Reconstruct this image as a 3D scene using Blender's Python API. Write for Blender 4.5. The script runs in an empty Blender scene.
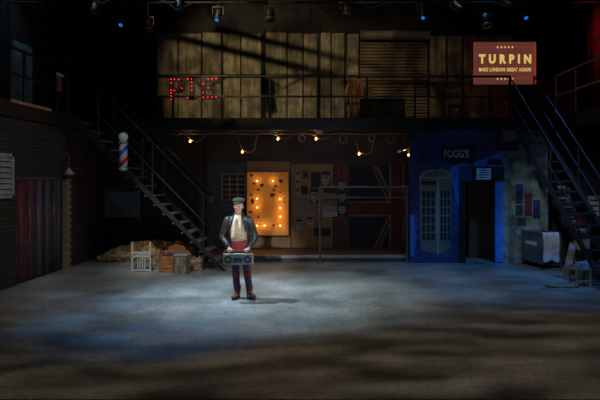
import bpy, bmesh, math, random
from mathutils import Vector, Matrix, Quaternion
random.seed(7)
C = bpy.context.scene
COL = C.collection
PI = math.pi
FPX = 550.0
CAMZ = 2.08

def at(px, py, Y):
    return Vector(((px - 330) * Y / FPX, Y, CAMZ - (py - 178) * Y / FPX))
def fl(px, py, z=0.0):
    """point on a level z seen at that pixel"""
    Y = (CAMZ - z) * FPX / (py - 178)
    return Vector(((px - 330) * Y / FPX, Y, z))

# ------------------------------------------------------------------ camera
cd = bpy.data.cameras.new('camera')
cam = bpy.data.objects.new('camera', cd); COL.objects.link(cam)
cam.location = (0, 0, CAMZ); cam.rotation_euler = (PI / 2, 0, 0)
cd.sensor_width = 36; cd.lens = 36 * FPX / 600
cd.shift_x = -30 / 600; cd.shift_y = -22 / 600
cd.clip_end = 200
C.camera = cam

# ------------------------------------------------------------------ world, exposure
w = bpy.data.worlds.new('theatre_dark'); C.world = w; w.use_nodes = True
w.node_tree.nodes['Background'].inputs[0].default_value = (0.55, 0.6, 0.75, 1)
w.node_tree.nodes['Background'].inputs[1].default_value = 0.02
C.view_settings.view_transform = 'Standard'
C.view_settings.look = 'None'
C.view_settings.exposure = 0.0
C.view_settings.gamma = 1.0
C.view_settings.use_curve_mapping = False

# ------------------------------------------------------------------ stage lanterns
def spot(name, loc, target, energy, color, angle, blend=0.6, size=0.08, gobo=None):
    l = bpy.data.lights.new(name, 'SPOT'); o = bpy.data.objects.new(name, l); COL.objects.link(o)
    o.location = loc
    o.rotation_euler = (Vector(target) - Vector(loc)).to_track_quat('-Z', 'Y').to_euler()
    l.energy = energy; l.color = color; l.spot_size = math.radians(angle); l.spot_blend = blend
    l.shadow_soft_size = size
    if gobo:      # a breakup gobo in the lantern's gate: it turns with the lamp
        sx, sy, lo, hi, floor_ = gobo
        l.use_nodes = True
        nt = l.node_tree; N = nt.nodes; L = nt.links
        em = N.get('Emission') or N.new('ShaderNodeEmission')
        tc = N.new('ShaderNodeTexCoord'); mp = N.new('ShaderNodeMapping')
        mp.inputs['Scale'].default_value = (sx, sy, 1)
        mp.inputs['Location'].default_value = (gobo[0] * 1.7, gobo[1] * .9, 3)
        no = N.new('ShaderNodeTexNoise'); no.inputs['Scale'].default_value = 1.0
        no.inputs['Detail'].default_value = 2.0; no.inputs['Distortion'].default_value = 0.4
        mr = N.new('ShaderNodeMapRange')
        mr.interpolation_type = 'SMOOTHSTEP'
        mr.inputs['From Min'].default_value = lo; mr.inputs['From Max'].default_value = hi
        mr.inputs['To Min'].default_value = floor_; mr.inputs['To Max'].default_value = 1.0
        L.new(tc.outputs['Normal'], mp.inputs['Vector']); L.new(mp.outputs[0], no.inputs['Vector'])
        L.new(no.outputs['Fac'], mr.inputs['Value']); L.new(mr.outputs[0], em.inputs['Strength'])
    return o

# cool wash over the middle of the floor
spot('wash_cool_centre', (-5.6, 10.2, 9.0), (-0.6, 11.0, 0), 1200, (0.52, 0.82, 1.0), 44, 1.0, 0.09, (8, 14, .36, .64, .35))
spot('wash_cool_from_right', (4.4, 9.8, 8.2), (-0.3, 11.0, 0), 750, (0.66, 0.90, 0.95), 38, 1.0, 0.09, (8, 14, .36, .64, .35))
spot('wash_cool_left', (-5.0, 6.5, 9.5), (-4.2, 11.3, 0), 900, (0.58, 0.80, 1.0), 30, 1.0, 0.2, (9, 16, .36, .62, .35))
spot('wash_blue_right', (5.5, 7.0, 9.5), (3.6, 11.6, 0), 2600, (0.06, 0.36, 1.0), 36, 1.0, 0.2, (7, 12, .35, .65, .4))
spot('wash_blue_left', (-3.0, 5.0, 9.0), (-2.3, 8.6, 0), 2100, (0.05, 0.42, 1.0), 32, 1.0, 0.2, (7, 12, .35, .65, .25))
# follow and side light on the man
spot('key_left', (-5.3, 10.5, 8.4), (-1.2, 9.8, 0.0), 4400, (0.62, 0.86, 1.0), 34, 1.0, 0.05, (7, 12, .38, .62, .55))
spot('key_right', (3.4, 9.8, 6.2), (-2.0, 9.6, 0.0), 1500, (0.78, 0.92, 1.0), 34, 1.0, 0.05, (7, 12, .38, .62, .5))
spot('front_light', (-1.4, 2.5, 3.0), (-1.55, 9.5, 1.3), 1500, (1.0, 0.93, 0.84), 10, 0.9, 0.08)
# warm breakup gobos over the front of the stage
spot('gobo_warm_front', (0.0, 4.0, 9.5), (-0.2, 6.6, 0), 720, (1.0, 0.82, 0.56), 84, 1.0, 0.1, (8, 22, .38, .68, .08))
spot('gobo_warm_mid', (1.6, 5.6, 9.5), (1.4, 8.8, 0), 560, (1.0, 0.84, 0.64), 54, 1.0, 0.1, (8, 24, .40, .70, .12))
spot('gobo_warm_left', (-4.6, 5.0, 9.5), (-3.8, 8.0, 0), 260, (1.0, 0.84, 0.62), 54, 1.0, 0.1, (10, 24, .36, .70, .15))
# the upper back wall
spot('upper_wall_warm', (-3.4, 9.6, 7.2), (-1.9, 15.7, 4.9), 600, (1.0, 0.76, 0.40), 56, 0.7, 0.04, (9, 6, .34, .56, .35))
spot('upper_wall_warm_right', (1.0, 9.6, 7.4), (1.6, 15.7, 4.6), 160, (1.0, 0.76, 0.46), 50, 0.9, 0.04, (9, 6, .36, .6, .25))
# blue on the shop wall, dim washes on the sides
spot('blue_shop_wall', (3.2, 9.5, 6.8), (3.7, 13.5, 1.2), 26, (0.22, 0.42, 1.0), 44, 1.0, 0.1)
spot('pale_shop_wall', (5.4, 8.5, 5.2), (5.6, 13.5, 1.0), 100, (0.62, 0.85, 1.0), 34, 1.0, 0.1)
spot('left_wall_wash', (1.5, 7.5, 7.0), (-6.0, 11.0, 1.5), 380, (0.9, 0.82, 0.85), 34, 1.0, 0.1)
spot('back_wall_wash', (0.0, 8.6, 3.0), (-0.5, 15.2, 1.3), 85, (0.78, 0.84, 1.0), 62, 1.0, 0.3)
spot('left_stair_wash', (-1.5, 8.0, 7.5), (-4.2, 12.6, 1.8), 75, (0.62, 0.72, 1.0), 36, 1.0, 0.2)
spot('props_left', (-3.4, 8.0, 6.0), (-3.9, 12.6, 0.3), 950, (0.98, 0.9, 0.78), 22, 1.0, 0.1)
spot('gallery_left', (-6.9, 12.4, 7.4), (-7.3, 13.2, 4.2), 40, (0.45, 0.75, 1.0), 50, 1.0, 0.1)
spot('red_right', (5.85, 11.6, 7.0), (6.5, 13.4, 4.7), 90, (1.0, 0.06, 0.10), 60, 1.0, 0.1)
spot('right_corner', (2.6, 8.4, 4.2), (5.7, 13.2, 0.9), 270, (0.72, 0.86, 1.0), 34, 1.0, 0.1)
spot('blue_rim_right', (2.6, 12.6, 9.5), (4.6, 12.2, 3.2), 800, (0.12, 0.38, 1.0), 20, 1.0, 0.05)

# ------------------------------------------------------------------ materials
MATS = {}
def mat(name, col, rough=0.7, metal=0.0, var=0.25, scale=6.0, bump=0.0, emit=None, es=0.0, col2=None, stretch=None, lo=.3, hi=.7):
    if name in MATS: return MATS[name]
    m = bpy.data.materials.new(name); m.use_nodes = True; MATS[name] = m
    N = m.node_tree.nodes; L = m.node_tree.links; b = N['Principled BSDF']
    b.inputs['Roughness'].default_value = rough; b.inputs['Metallic'].default_value = metal
    tc = N.new('ShaderNodeTexCoord'); mp = N.new('ShaderNodeMapping')
    mp.inputs['Scale'].default_value = stretch or (1, 1, 1)
    no = N.new('ShaderNodeTexNoise'); no.inputs['Scale'].default_value = scale; no.inputs['Detail'].default_value = 6
    L.new(tc.outputs['Object'], mp.inputs['Vector']); L.new(mp.outputs[0], no.inputs['Vector'])
    mr = N.new('ShaderNodeMapRange'); mr.inputs['From Min'].default_value = lo; mr.inputs['From Max'].default_value = hi
    L.new(no.outputs['Fac'], mr.inputs['Value'])
    mx = N.new('ShaderNodeMix'); mx.data_type = 'RGBA'
    c2 = col2 or tuple(c * (1 - var) for c in col)
    mx.inputs['A'].default_value = (*c2, 1); mx.inputs['B'].default_value = (*[min(1, c * (1 + (0 if col2 else var))) for c in col], 1)
    L.new(mr.outputs[0], mx.inputs['Factor']); L.new(mx.outputs['Result'], b.inputs['Base Color'])
    if bump:
        bp = N.new('ShaderNodeBump'); bp.inputs['Strength'].default_value = bump; bp.inputs['Distance'].default_value = 0.02
        L.new(no.outputs['Fac'], bp.inputs['Height']); L.new(bp.outputs[0], b.inputs['Normal'])
    if emit:
        b.inputs['Emission Color'].default_value = (*emit, 1); b.inputs['Emission Strength'].default_value = es
    return m

def brick_mat(name, c1, c2, mortar, axis='X', scale=1.0):
    m = bpy.data.materials.new(name); m.use_nodes = True; MATS[name] = m
    N = m.node_tree.nodes; L = m.node_tree.links; b = N['Principled BSDF']; b.inputs['Roughness'].default_value = .8
    tc = N.new('ShaderNodeTexCoord'); sp = N.new('ShaderNodeSeparateXYZ'); cb = N.new('ShaderNodeCombineXYZ')
    L.new(tc.outputs['Object'], sp.inputs[0]); L.new(sp.outputs[axis], cb.inputs['X']); L.new(sp.outputs['Z'], cb.inputs['Y'])
    br = N.new('ShaderNodeTexBrick'); br.inputs['Scale'].default_value = scale
    br.inputs['Brick Width'].default_value = .22; br.inputs['Row Height'].default_value = .075; br.inputs['Mortar Size'].default_value = .008
    br.inputs['Color1'].default_value = (*c1, 1); br.inputs['Color2'].default_value = (*c2, 1); br.inputs['Mortar'].default_value = (*mortar, 1)
    L.new(cb.outputs[0], br.inputs['Vector'])
    no = N.new('ShaderNodeTexNoise'); no.inputs['Scale'].default_value = 2.5; no.inputs['Detail'].default_value = 8
    mx = N.new('ShaderNodeMix'); mx.data_type = 'RGBA'; mx.blend_type = 'MULTIPLY'; mx.inputs['Factor'].default_value = .8
    L.new(br.outputs['Color'], mx.inputs['A']); L.new(no.outputs['Color'], mx.inputs['B']); L.new(mx.outputs['Result'], b.inputs['Base Color'])
    bp = N.new('ShaderNodeBump'); bp.inputs['Distance'].default_value = .015; bp.inputs['Strength'].default_value = .8; bp.invert = True
    L.new(br.outputs['Fac'], bp.inputs['Height']); L.new(bp.outputs[0], b.inputs['Normal'])
    return m

# ------------------------------------------------------------------ mesh helpers
class MB:
    def __init__(s): s.bm = bmesh.new()
    def box(s, c, size, rot=None, bev=0.0):
        r = bmesh.ops.create_cube(s.bm, size=1.0)
        vs = r['verts']
        M = Matrix.Translation(Vector(c)) @ (rot.to_4x4() if rot else Matrix.Identity(4)) @ Matrix.Diagonal((*size, 1))
        bmesh.ops.transform(s.bm, matrix=M, verts=vs)
        if bev:
            es = list({e for v in vs for e in v.link_edges})
            bmesh.ops.bevel(s.bm, geom=es, offset=bev, segments=2, affect='EDGES', profile=.7)
        return s
    def b2(s, a, b, bev=0.0):
        a = Vector(a); b = Vector(b)
        d = b - a
        return s.box((a + b) / 2, (abs(d.x), abs(d.y), abs(d.z)), None, bev)
    def bar(s, p, q, wx, wz=None, up=(0, 0, 1)):
        p = Vector(p); q = Vector(q); d = q - p; wz = wz or wx
        z = d.normalized(); u = Vector(up)
        if abs(z.dot(u)) > .98: u = Vector((0, 1, 0))
        x = u.cross(z).normalized(); y = z.cross(x)
        R = Matrix((x, y, z)).transposed()
        return s.box((p + q) / 2, (wx, wz, d.length), R)
    def tube(s, pts, rad, n=10, cap=True, flat=None):
        pts = [Vector(p) for p in pts]
        if not hasattr(rad, '__len__'): rad = [rad] * len(pts)
        rings = []; prev = None
        for i, p in enumerate(pts):
            t = (pts[min(i + 1, len(pts) - 1)] - pts[max(i - 1, 0)]).normalized()
            if prev is None:
                u = Vector((1, 0, 0)) if abs(t.x) < .8 else Vector((0, 1, 0))
                u = (u - t * u.dot(t)).normalized()
            else:
                u = (prev - t * prev.dot(t)).normalized()
            prev = u; v = t.cross(u)
            r = rad[i]; ra, rb = (r if hasattr(r, '__len__') else (r, r))
            rings.append([s.bm.verts.new(p + u * ra * math.cos(2 * PI * k / n) + v * rb * math.sin(2 * PI * k / n)) for k in range(n)])
        for a, b in zip(rings, rings[1:]):
            for k in range(n): s.bm.faces.new((a[k], a[(k + 1) % n], b[(k + 1) % n], b[k]))
        if cap:
            s.bm.faces.new(list(reversed(rings[0]))); s.bm.faces.new(rings[-1])
        return s
    def cyl(s, p, q, r, n=12): return s.tube([p, q], r, n)
    def loft(s, rings, n=20, arc=None, cap=True):
        """rings: (cx,cy,z,rx,ry); arc=(a0,a1) radians leaves the rest open"""
        R = []
        for i, (cx, cy, z, rx, ry) in enumerate(rings):
            if arc:
                a0, a1 = arc[i] if hasattr(arc[0], '__len__') else arc
                R.append([s.bm.verts.new((cx + rx * math.cos(a0 + (a1 - a0) * k / n), cy + ry * math.sin(a0 + (a1 - a0) * k / n), z)) for k in range(n + 1)])
            else:
                R.append([s.bm.verts.new((cx + rx * math.cos(2 * PI * k / n), cy + ry * math.sin(2 * PI * k / n), z)) for k in range(n)])
        for a, b in zip(R, R[1:]):
            m = n if arc else n
            for k in range(m):
                k2 = k + 1 if arc else (k + 1) % n
                s.bm.faces.new((a[k], a[k2], b[k2], b[k]))
        if cap and not arc:
            s.bm.faces.new(list(reversed(R[0]))); s.bm.faces.new(R[-1])
        return s
    def ball(s, c, r, seg=16, rot=None):
        r = r if hasattr(r, '__len__') else (r, r, r)
        q = bmesh.ops.create_uvsphere(s.bm, u_segments=seg, v_segments=max(6, seg * 2 // 3), radius=1)
        M = Matrix.Translation(Vector(c)) @ (rot.to_4x4() if rot else Matrix.Identity(4)) @ Matrix.Diagonal((*r, 1))
        bmesh.ops.transform(s.bm, matrix=M, verts=q['verts'])
        return s
    def prism(s, pts, d):
        """pts: polygon points (3D, planar); d: extrusion vector"""
        d = Vector(d)
        a = [s.bm.verts.new(Vector(p)) for p in pts]; b = [s.bm.verts.new(Vector(p) + d) for p in pts]
        n = len(a)
        s.bm.faces.new(a); s.bm.faces.new(list(reversed(b)))
        for k in range(n): s.bm.faces.new((a[k], b[k], b[(k + 1) % n], a[(k + 1) % n]))
        return s
    def build(s, name, m, parent=None, smooth=False, loc=None):
        bmesh.ops.recalc_face_normals(s.bm, faces=s.bm.faces)
        me = bpy.data.meshes.new(name)
        if loc is not None:
            bmesh.ops.translate(s.bm, vec=-Vector(loc), verts=s.bm.verts)
        s.bm.to_mesh(me); s.bm.free()
        if smooth:
            for p in me.polygons: p.use_smooth = True
        me.materials.append(m)
        o = bpy.data.objects.new(name, me); COL.objects.link(o)
        if loc is not None: o.location = loc
        if parent: o.parent = parent
        return o

def struct(name, mb, m):
    o = mb.build(name, m); o['kind'] = 'structure'; return o
def tag(o, label, cat, group=None, kind=None):
    o['label'] = label; o['category'] = cat
    if group: o['group'] = group
    if kind: o['kind'] = kind
    return o
def thing(name, label, cat, loc=(0, 0, 0), rz=0, group=None):
    o = bpy.data.objects.new(name, None); COL.objects.link(o); o.location = loc; o.rotation_euler = (0, 0, rz)
    o.empty_display_size = .1
    return tag(o, label, cat, group)
def dup(o, parent=None):
    c = o.copy(); COL.objects.link(c); c.parent = parent
    for ch in list(o.children): dup(ch, c)
    return c
def text(name, body, c, height, m, parent=None, width=None, depth=.004, rz=0, spacing=1.0, thick=0.0):
    cu = bpy.data.curves.new('t', 'FONT'); cu.body = body; cu.size = 1; cu.extrude = 0; cu.offset = thick
    cu.align_x = 'CENTER'; cu.align_y = 'CENTER'; cu.space_character = spacing; cu.resolution_u = 3
    to = bpy.data.objects.new('t', cu); COL.objects.link(to)
    bpy.context.view_layer.update()
    me = bpy.data.meshes.new_from_object(to.evaluated_get(bpy.context.evaluated_depsgraph_get()))
    bpy.data.objects.remove(to)
    xs = [v.co.x for v in me.vertices]; ys = [v.co.y for v in me.vertices]
    sy = height / (max(ys) - min(ys)); sx = (width / (max(xs) - min(xs))) if width else sy
    mx = (max(xs) + min(xs)) / 2; my = (max(ys) + min(ys)) / 2
    bm = bmesh.new(); bm.from_mesh(me); bpy.data.meshes.remove(me)
    r = bmesh.ops.extrude_face_region(bm, geom=list(bm.faces))
    ev = [g for g in r['geom'] if isinstance(g, bmesh.types.BMVert)]
    bmesh.ops.translate(bm, vec=(0, 0, 1), verts=ev)
    for v in bm.verts: v.co = Vector(((v.co.x - mx) * sx, -v.co.z * depth, (v.co.y - my) * sy))
    bmesh.ops.recalc_face_normals(bm, faces=bm.faces)
    me = bpy.data.meshes.new(name); bm.to_mesh(me); bm.free(); me.materials.append(m)
    o = bpy.data.objects.new(name, me); COL.objects.link(o); o.location = c; o.rotation_euler = (0, 0, rz)
    if parent: o.parent = parent
    return o

M_black = mat('matt_black_paint', (.012, .012, .013), .8)
M_steel = mat('black_steel', (.03, .032, .036), .45, .4)
M_steel2 = mat('grey_worn_steel', (.12, .13, .14), .45, .5)
M_dark = mat('dark_wall_paint', (.03, .028, .028), .85, scale=3)

# ================================================================== SETTING
# floor
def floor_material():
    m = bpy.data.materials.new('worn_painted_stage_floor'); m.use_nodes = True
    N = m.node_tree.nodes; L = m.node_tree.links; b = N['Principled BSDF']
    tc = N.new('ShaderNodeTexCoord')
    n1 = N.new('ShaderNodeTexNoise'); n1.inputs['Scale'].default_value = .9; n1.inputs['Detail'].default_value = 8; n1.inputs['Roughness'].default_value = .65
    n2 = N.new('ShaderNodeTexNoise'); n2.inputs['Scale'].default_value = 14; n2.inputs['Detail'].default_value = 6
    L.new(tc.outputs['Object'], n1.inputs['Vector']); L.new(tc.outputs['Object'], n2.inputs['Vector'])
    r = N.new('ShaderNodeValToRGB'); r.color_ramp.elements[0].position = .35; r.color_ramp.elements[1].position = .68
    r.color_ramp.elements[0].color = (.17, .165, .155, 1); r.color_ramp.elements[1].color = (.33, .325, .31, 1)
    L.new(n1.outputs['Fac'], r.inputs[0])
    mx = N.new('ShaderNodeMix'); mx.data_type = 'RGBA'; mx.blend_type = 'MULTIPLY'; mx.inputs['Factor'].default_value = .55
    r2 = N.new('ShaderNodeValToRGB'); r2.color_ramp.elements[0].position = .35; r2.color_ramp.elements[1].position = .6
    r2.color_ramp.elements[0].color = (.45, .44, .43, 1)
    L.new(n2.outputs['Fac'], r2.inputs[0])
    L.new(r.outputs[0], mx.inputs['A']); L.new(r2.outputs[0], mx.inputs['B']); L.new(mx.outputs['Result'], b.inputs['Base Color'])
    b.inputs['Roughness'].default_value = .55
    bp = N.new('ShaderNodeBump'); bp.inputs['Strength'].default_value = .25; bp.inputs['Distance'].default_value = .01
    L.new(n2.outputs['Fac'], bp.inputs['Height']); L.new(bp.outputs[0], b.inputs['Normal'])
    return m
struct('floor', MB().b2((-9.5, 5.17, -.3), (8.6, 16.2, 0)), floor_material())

M_brick = brick_mat('dark_painted_brick', (.10, .085, .07), (.06, .05, .045), (.02, .018, .016), 'Y')
M_brickx = brick_mat('dark_painted_brick_back', (.06, .055, .055), (.04, .036, .036), (.015, .014, .014), 'X')
XL = -6.08
cy0, cy1, ctop = 10.65, 12.48, 2.10      # strip-curtain opening
lw = MB()
lw.b2((XL - .25, 5.3, 0), (XL, cy0, 3.25)).b2((XL - .25, cy1, 0), (XL, 14.5, 3.25)).b2((XL - .25, cy0, ctop), (XL, cy1, 3.25))
struct('wall_left', lw, M_brick)
pier = MB()
for k in range(27):
    d = .0 if k % 2 else .06
    pier.b2((XL - .02, cy1 + .02 - d * 0, k * .077), (XL + .09, cy1 + .20 + d, k * .077 + .068))
struct('trim_1', pier, mat('painted_light_brick', (.30, .24, .15), .8, scale=14))  # golden light on the pier is put into its brick colour
struct('wall_loading_bay', MB().b2((XL - 1.3, cy0 - .3, 0), (XL - 1.2, cy1 + .3, 2.6)), M_black)
bl = MB().b2((XL - .25, 14.5, 0), (-3.45, 14.7, 3.25)).b2((-3.6, 14.7, 0), (-3.45, 15.2, 3.25))
struct('wall_back_left', bl, M_brickx)
struct('wall_back', MB().b2((-3.45, 15.2, 0), (5.6, 15.4, 3.25)), mat('dim_brown_painted_wall', (.075, .055, .05), .85, scale=2))
# platform under the gallery
struct('platform', MB().b2((-3.1, 13.62, 0), (1.93, 15.2, .15)), mat('brown_boards', (.10, .06, .045), .6, scale=3, stretch=(.4, 6, 1)))
struct('trim_2', MB().b2((-1.6, 13.6, .10), (1.93, 13.62, .165)).b2((-1.6, 13.62, .15), (1.93, 13.70, .165)), mat('pale_step_nosing', (.32, .36, .42), .5))
# gallery slabs
gs = MB().b2((-6.0, 13.42, 3.25), (5.5, 16.2, 3.55))
struct('gallery_back', gs, mat('black_gallery_fascia', (.016, .014, .014), .6))
gl = MB().b2((-9.5, 5.3, 3.25), (-6.0, 16.2, 3.55))
struct('gallery_left', gl, MATS['black_gallery_fascia'])
struct('gallery_right', MB().b2((5.5, 5.3, 3.25), (8.6, 16.2, 3.55)), MATS['black_gallery_fascia'])
struct('trim_3', MB().b2((-5.99, 10.3, 3.50), (-5.95, 11.75, 3.56)), mat('painted_lit_edge', (.42, .28, .18), .7))  # lit stretch of the gallery edge, its light put into the colour
# blue shop wall with door opening, pale wall beside it
YB = 13.45
def bx(px): return (px - 330) * YB / FPX
def bz(py): return CAMZ - (py - 178) * YB / FPX
M_blue = mat('cobalt_blue_painted_wall', (.035, .07, .24), .75, scale=2.2, col2=(.018, .03, .10), lo=.40, hi=.62)
dl, dr, dt = bx(459), bx(495), bz(181)
bw = MB().b2((bx(410), YB, 0), (dl, YB + .15, 3.25)).b2((dr, YB, 0), (bx(503), YB + .15, 3.25)).b2((dl, YB, dt), (dr, YB + .15, 3.25))
struct('wall_blue', bw, M_blue)
struct('wall_pale', MB().b2((bx(503), YB, 0), (bx(548), YB + .15, 3.25)),
       mat('pale_green_stained_plaster', (.22, .29, .25), .85, scale=5, col2=(.08, .10, .085), lo=.34, hi=.55))
struct('wall_right_back', MB().b2((bx(548), 14.1, 0), (8.5, 14.25, 3.25)), M_dark)
struct('door_1', MB().b2((bx(474) + .1, 14.3, 0), (bx(495) + .35, 14.36, 2.2)), mat('brown_inner_door', (.16, .10, .07), .7, scale=3, stretch=(6, 6, .5)))
struct('door_frame', MB().b2((dl, YB + .001, 0), (dl + .16, YB + .6, dt)).b2((dl, YB - .03, 0), (dl + .05, YB, dt)), M_black)
struct('wall_right', MB().b2((8.5, 5.3, 0), (8.6, 16.2, 10.8)), M_black)
# upper storey
YU = 15.7
up = MB()
edges = [150, 157, 178.5, 202, 222, 241, 262, 287, 303, 318, 331, 345, 359]
def ux(px): return (px - 330) * YU / FPX
def uz(py): return CAMZ - (py - 178) * YU / FPX
M_panel = None
def panel_material():
    m = bpy.data.materials.new('weathered_khaki_panels'); m.use_nodes = True
    N = m.node_tree.nodes; L = m.node_tree.links; b = N['Principled BSDF']; b.inputs['Roughness'].default_value = .75
    tc = N.new('ShaderNodeTexCoord'); mp = N.new('ShaderNodeMapping'); mp.inputs['Scale'].default_value = (5, 1, .7)
    n1 = N.new('ShaderNodeTexNoise'); n1.inputs['Scale'].default_value = 1.6; n1.inputs['Detail'].default_value = 8; n1.inputs['Roughness'].default_value = .7
    L.new(tc.outputs['Object'], mp.inputs[0]); L.new(mp.outputs[0], n1.inputs['Vector'])
    r = N.new('ShaderNodeValToRGB'); e = r.color_ramp.elements
    e[0].position = .33; e[1].position = .66; e[0].color = (.10, .08, .05, 1); e[1].color = (.50, .44, .31, 1)
    L.new(n1.outputs['Fac'], r.inputs[0])
    oi = N.new('ShaderNodeTexNoise'); oi.inputs['Scale'].default_value = 3; oi.inputs['Detail'].default_value = 5
    L.new(tc.outputs['Object'], oi.inputs['Vector'])
    mx = N.new('ShaderNodeMix'); mx.data_type = 'RGBA'; mx.blend_type = 'MULTIPLY'; mx.inputs['Factor'].default_value = .7
    r2 = N.new('ShaderNodeValToRGB'); r2.color_ramp.elements[0].position = .38; r2.color_ramp.elements[1].position = .58; r2.color_ramp.elements[0].color = (.35, .33, .3, 1)
    L.new(oi.outputs['Fac'], r2.inputs[0]); L.new(r.outputs[0], mx.inputs['A']); L.new(r2.outputs[0], mx.inputs['B'])
    L.new(mx.outputs['Result'], b.inputs['Base Color'])
    return m
M_panel = panel_material()
for i in range(1, len(edges) - 1):
    a, b_ = ux(edges[i]), ux(edges[i + 1])
    up.b2((a + .025, YU - .03 - .015 * (i % 3), 3.55), (b_ - .02, YU, uz(33) - .02 * (i % 3)))
for a, b_ in ((429, 446), (447, 462), (463, 489), (490, 512)):
    up.b2((ux(a) + .02, YU - .03, 3.55), (ux(b_) - .02, YU, uz(36)))
struct('wall_upper_panels', up, M_panel)
struct('wall_upper', MB().b2((-9.5, YU, 3.55), (8.5, YU + .2, 10.8)), M_black)
wr = MB()
for px in (222.5, 262.5, 264, 318, 345):
    wr.b2((ux(px) - .03, YU - .13, 3.55), (ux(px) + .03, YU - .055, uz(30)))
struct('trim_4', wr, M_black)
sh = MB()
n = 26
for k in range(n):
    z0 = 3.55 + (uz(42) - 3.55) * k / n; z1 = 3.55 + (uz(42) - 3.55) * (k + 1) / n
    sh.prism([(ux(360), YU - .03, z0), (ux(360), YU - .09, z0 + .01), (ux(360), YU - .03, z1)], (ux(427) - ux(360), 0, 0))
struct('door_2', sh, mat('roller_shutter_steel', (.30, .24, .17), .6, .2, scale=3))
struct('trim_5', MB().cyl((ux(360), YU - .2, uz(37)), (ux(428), YU - .2, uz(37)), .13, 16), MATS['roller_shutter_steel'])
struct('wall_gallery_left', MB().b2((-7.5, 5.3, 3.55), (-7.4, YU, 10.8)), M_dark)
struct('door_3', MB().b2((-7.4, 12.75, 3.55), (-7.36, 13.6, 5.3)), mat('pale_blue_gallery_door', (.30, .42, .45), .7, scale=2))
struct('ceiling', MB().b2((-9.5, 3.2, 10.8), (8.6, 16.2, 10.9)), M_black)
struct('window_1', MB().b2((-5.87, 14.47, 1.05), (-5.05, 14.5, 1.72)).b2((-5.92, 14.46, 1.0), (-5.87, 14.5, 1.77)).b2((-5.05, 14.46, 1.0), (-5.0, 14.5, 1.77)), mat('dull_window_board', (.13, .18, .22), .4))

# ================================================================== GALLERY RAILS
def rail_set(name, label, pts, posts, top=4.57, mid=4.08, base=3.55, m=M_steel, r=.03):
    t = thing(name, label, 'railing', pts[0][:2] + (base,))
    o = Vector((pts[0][0], pts[0][1], base))
    def L(p): return Vector(p) - o
    MB().tube([L((x, y, top)) for x, y in pts], r).build('top_rail', m, t)
    MB().tube([L((x, y, mid)) for x, y in pts], r * .85).build('middle_rail', m, t)
    for x, y in posts:
        MB().cyl(L((x, y, base)), L((x, y, top)), r).build('post', m, t)
    return t
YR = 13.5
posts = [((px - 330) * YR / FPX, YR) for px in (173, 222, 270, 318.5, 367, 415, 463, 510)]
rail_set('gallery_railing', 'long black steel railing along the back gallery under the khaki panels', [((140 - 330) * YR / FPX, YR), (posts[-1][0], YR)], posts)
rail_set('gallery_railing', 'dim steel railing along the left gallery above the brick wall', [(-6.06, 5.6), (-6.06, 12.3)], [(-6.06, 5.7 + 1.3 * k) for k in range(6)])
rail_set('gallery_railing', 'lit steel railing along the right gallery beside the red curtain', [(5.55, 13.55), (5.55, 8.4)], [(5.55, 13.5), (5.55, 12.4), (5.55, 11.0), (5.55, 9.6)], m=mat('painted_lit_steel', (.30, .24, .2), .4, .5))  # paler copy of the rail steel, with light put into its colour

# ================================================================== STAIRS
def staircase(name, label, foot, top, width_vec, nst, landing_posts, tread_m, rail_m, rail_h=1.0, side='both'):
    """foot/top: near stringer ends; width_vec: to the far stringer"""
    foot = Vector(foot); top = Vector(top); W = Vector(width_vec)
    t = thing(name, label, 'stairs', foot)
    F = Vector((0, 0, 0)); T = top - foot
    h = Vector((T.x, T.y, 0)).normalized()
    upv = Vector((0, 0, 1))
    for off in (Vector((0, 0, 0)), W):
        n_ = W.normalized() * .02
        dz = Vector((0, 0, .12))
        MB().prism([F + off - n_ + h * .0, F + off - n_ - h * .10, F + off - n_ + T - h * .0 + dz * 0 - h * .10 + dz * .0 + Vector((0, 0, .05)), F + off - n_ + T + h * .05], n_ * 2).build('stringer', rail_m, t)
        # handrail with posts
        p0 = F + off + T * .10; p1 = F + off + T
        rh = Vector((0, 0, rail_h))
        MB().tube([p0 + rh, p1 + rh], .02).build('handrail', rail_m, t)
        MB().tube([p0 + rh * .52, p1 + rh * .52], .015).build('middle_rail', rail_m, t)
        for f in landing_posts:
            q = F + off + T * f
            MB().cyl(q, q + rh, .02).build('post', rail_m, t)
    for k in range(1, nst):
        c = F + T * (k / nst) + W / 2
        m = MB()
        dirw = W.normalized(); R = Matrix((h, dirw, upv)).transposed()
        m.box(c + Vector((0, 0, .01)), (.22, W.length - .03, .03), R)
        m.build('tread', tread_m, t)
    return t
M_tread = mat('worn_steel_tread', (.16, .17, .19), .5, .3)
fy = 12.35
f0 = at(222, 270, fy); f0.z = 0
t0 = Vector(((67 - 330) * fy / FPX - .0, fy, 3.55))
staircase('staircase', 'black open-tread steel staircase climbing left behind the stacked cases', f0, t0, (0, .85, 0), 17, (.12, .45, .8, 1.0), M_tread, mat('dark_bluish_steel', (.05, .058, .075), .45, .5), 1.28)
M_stR = mat('black_blue_steel', (.035, .045, .06), .3, .6)
staircase('staircase', 'steep black steel staircase at far right descending from the gallery by the blue-lit handrail', (5.06, 10.1, 0), (4.36, 13.38, 3.55), (.62, .05, 0), 16, (.12, .5, 1.0), mat('black_steel_tread', (.03, .035, .045), .5, .4), M_stR, 1.02)

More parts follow.
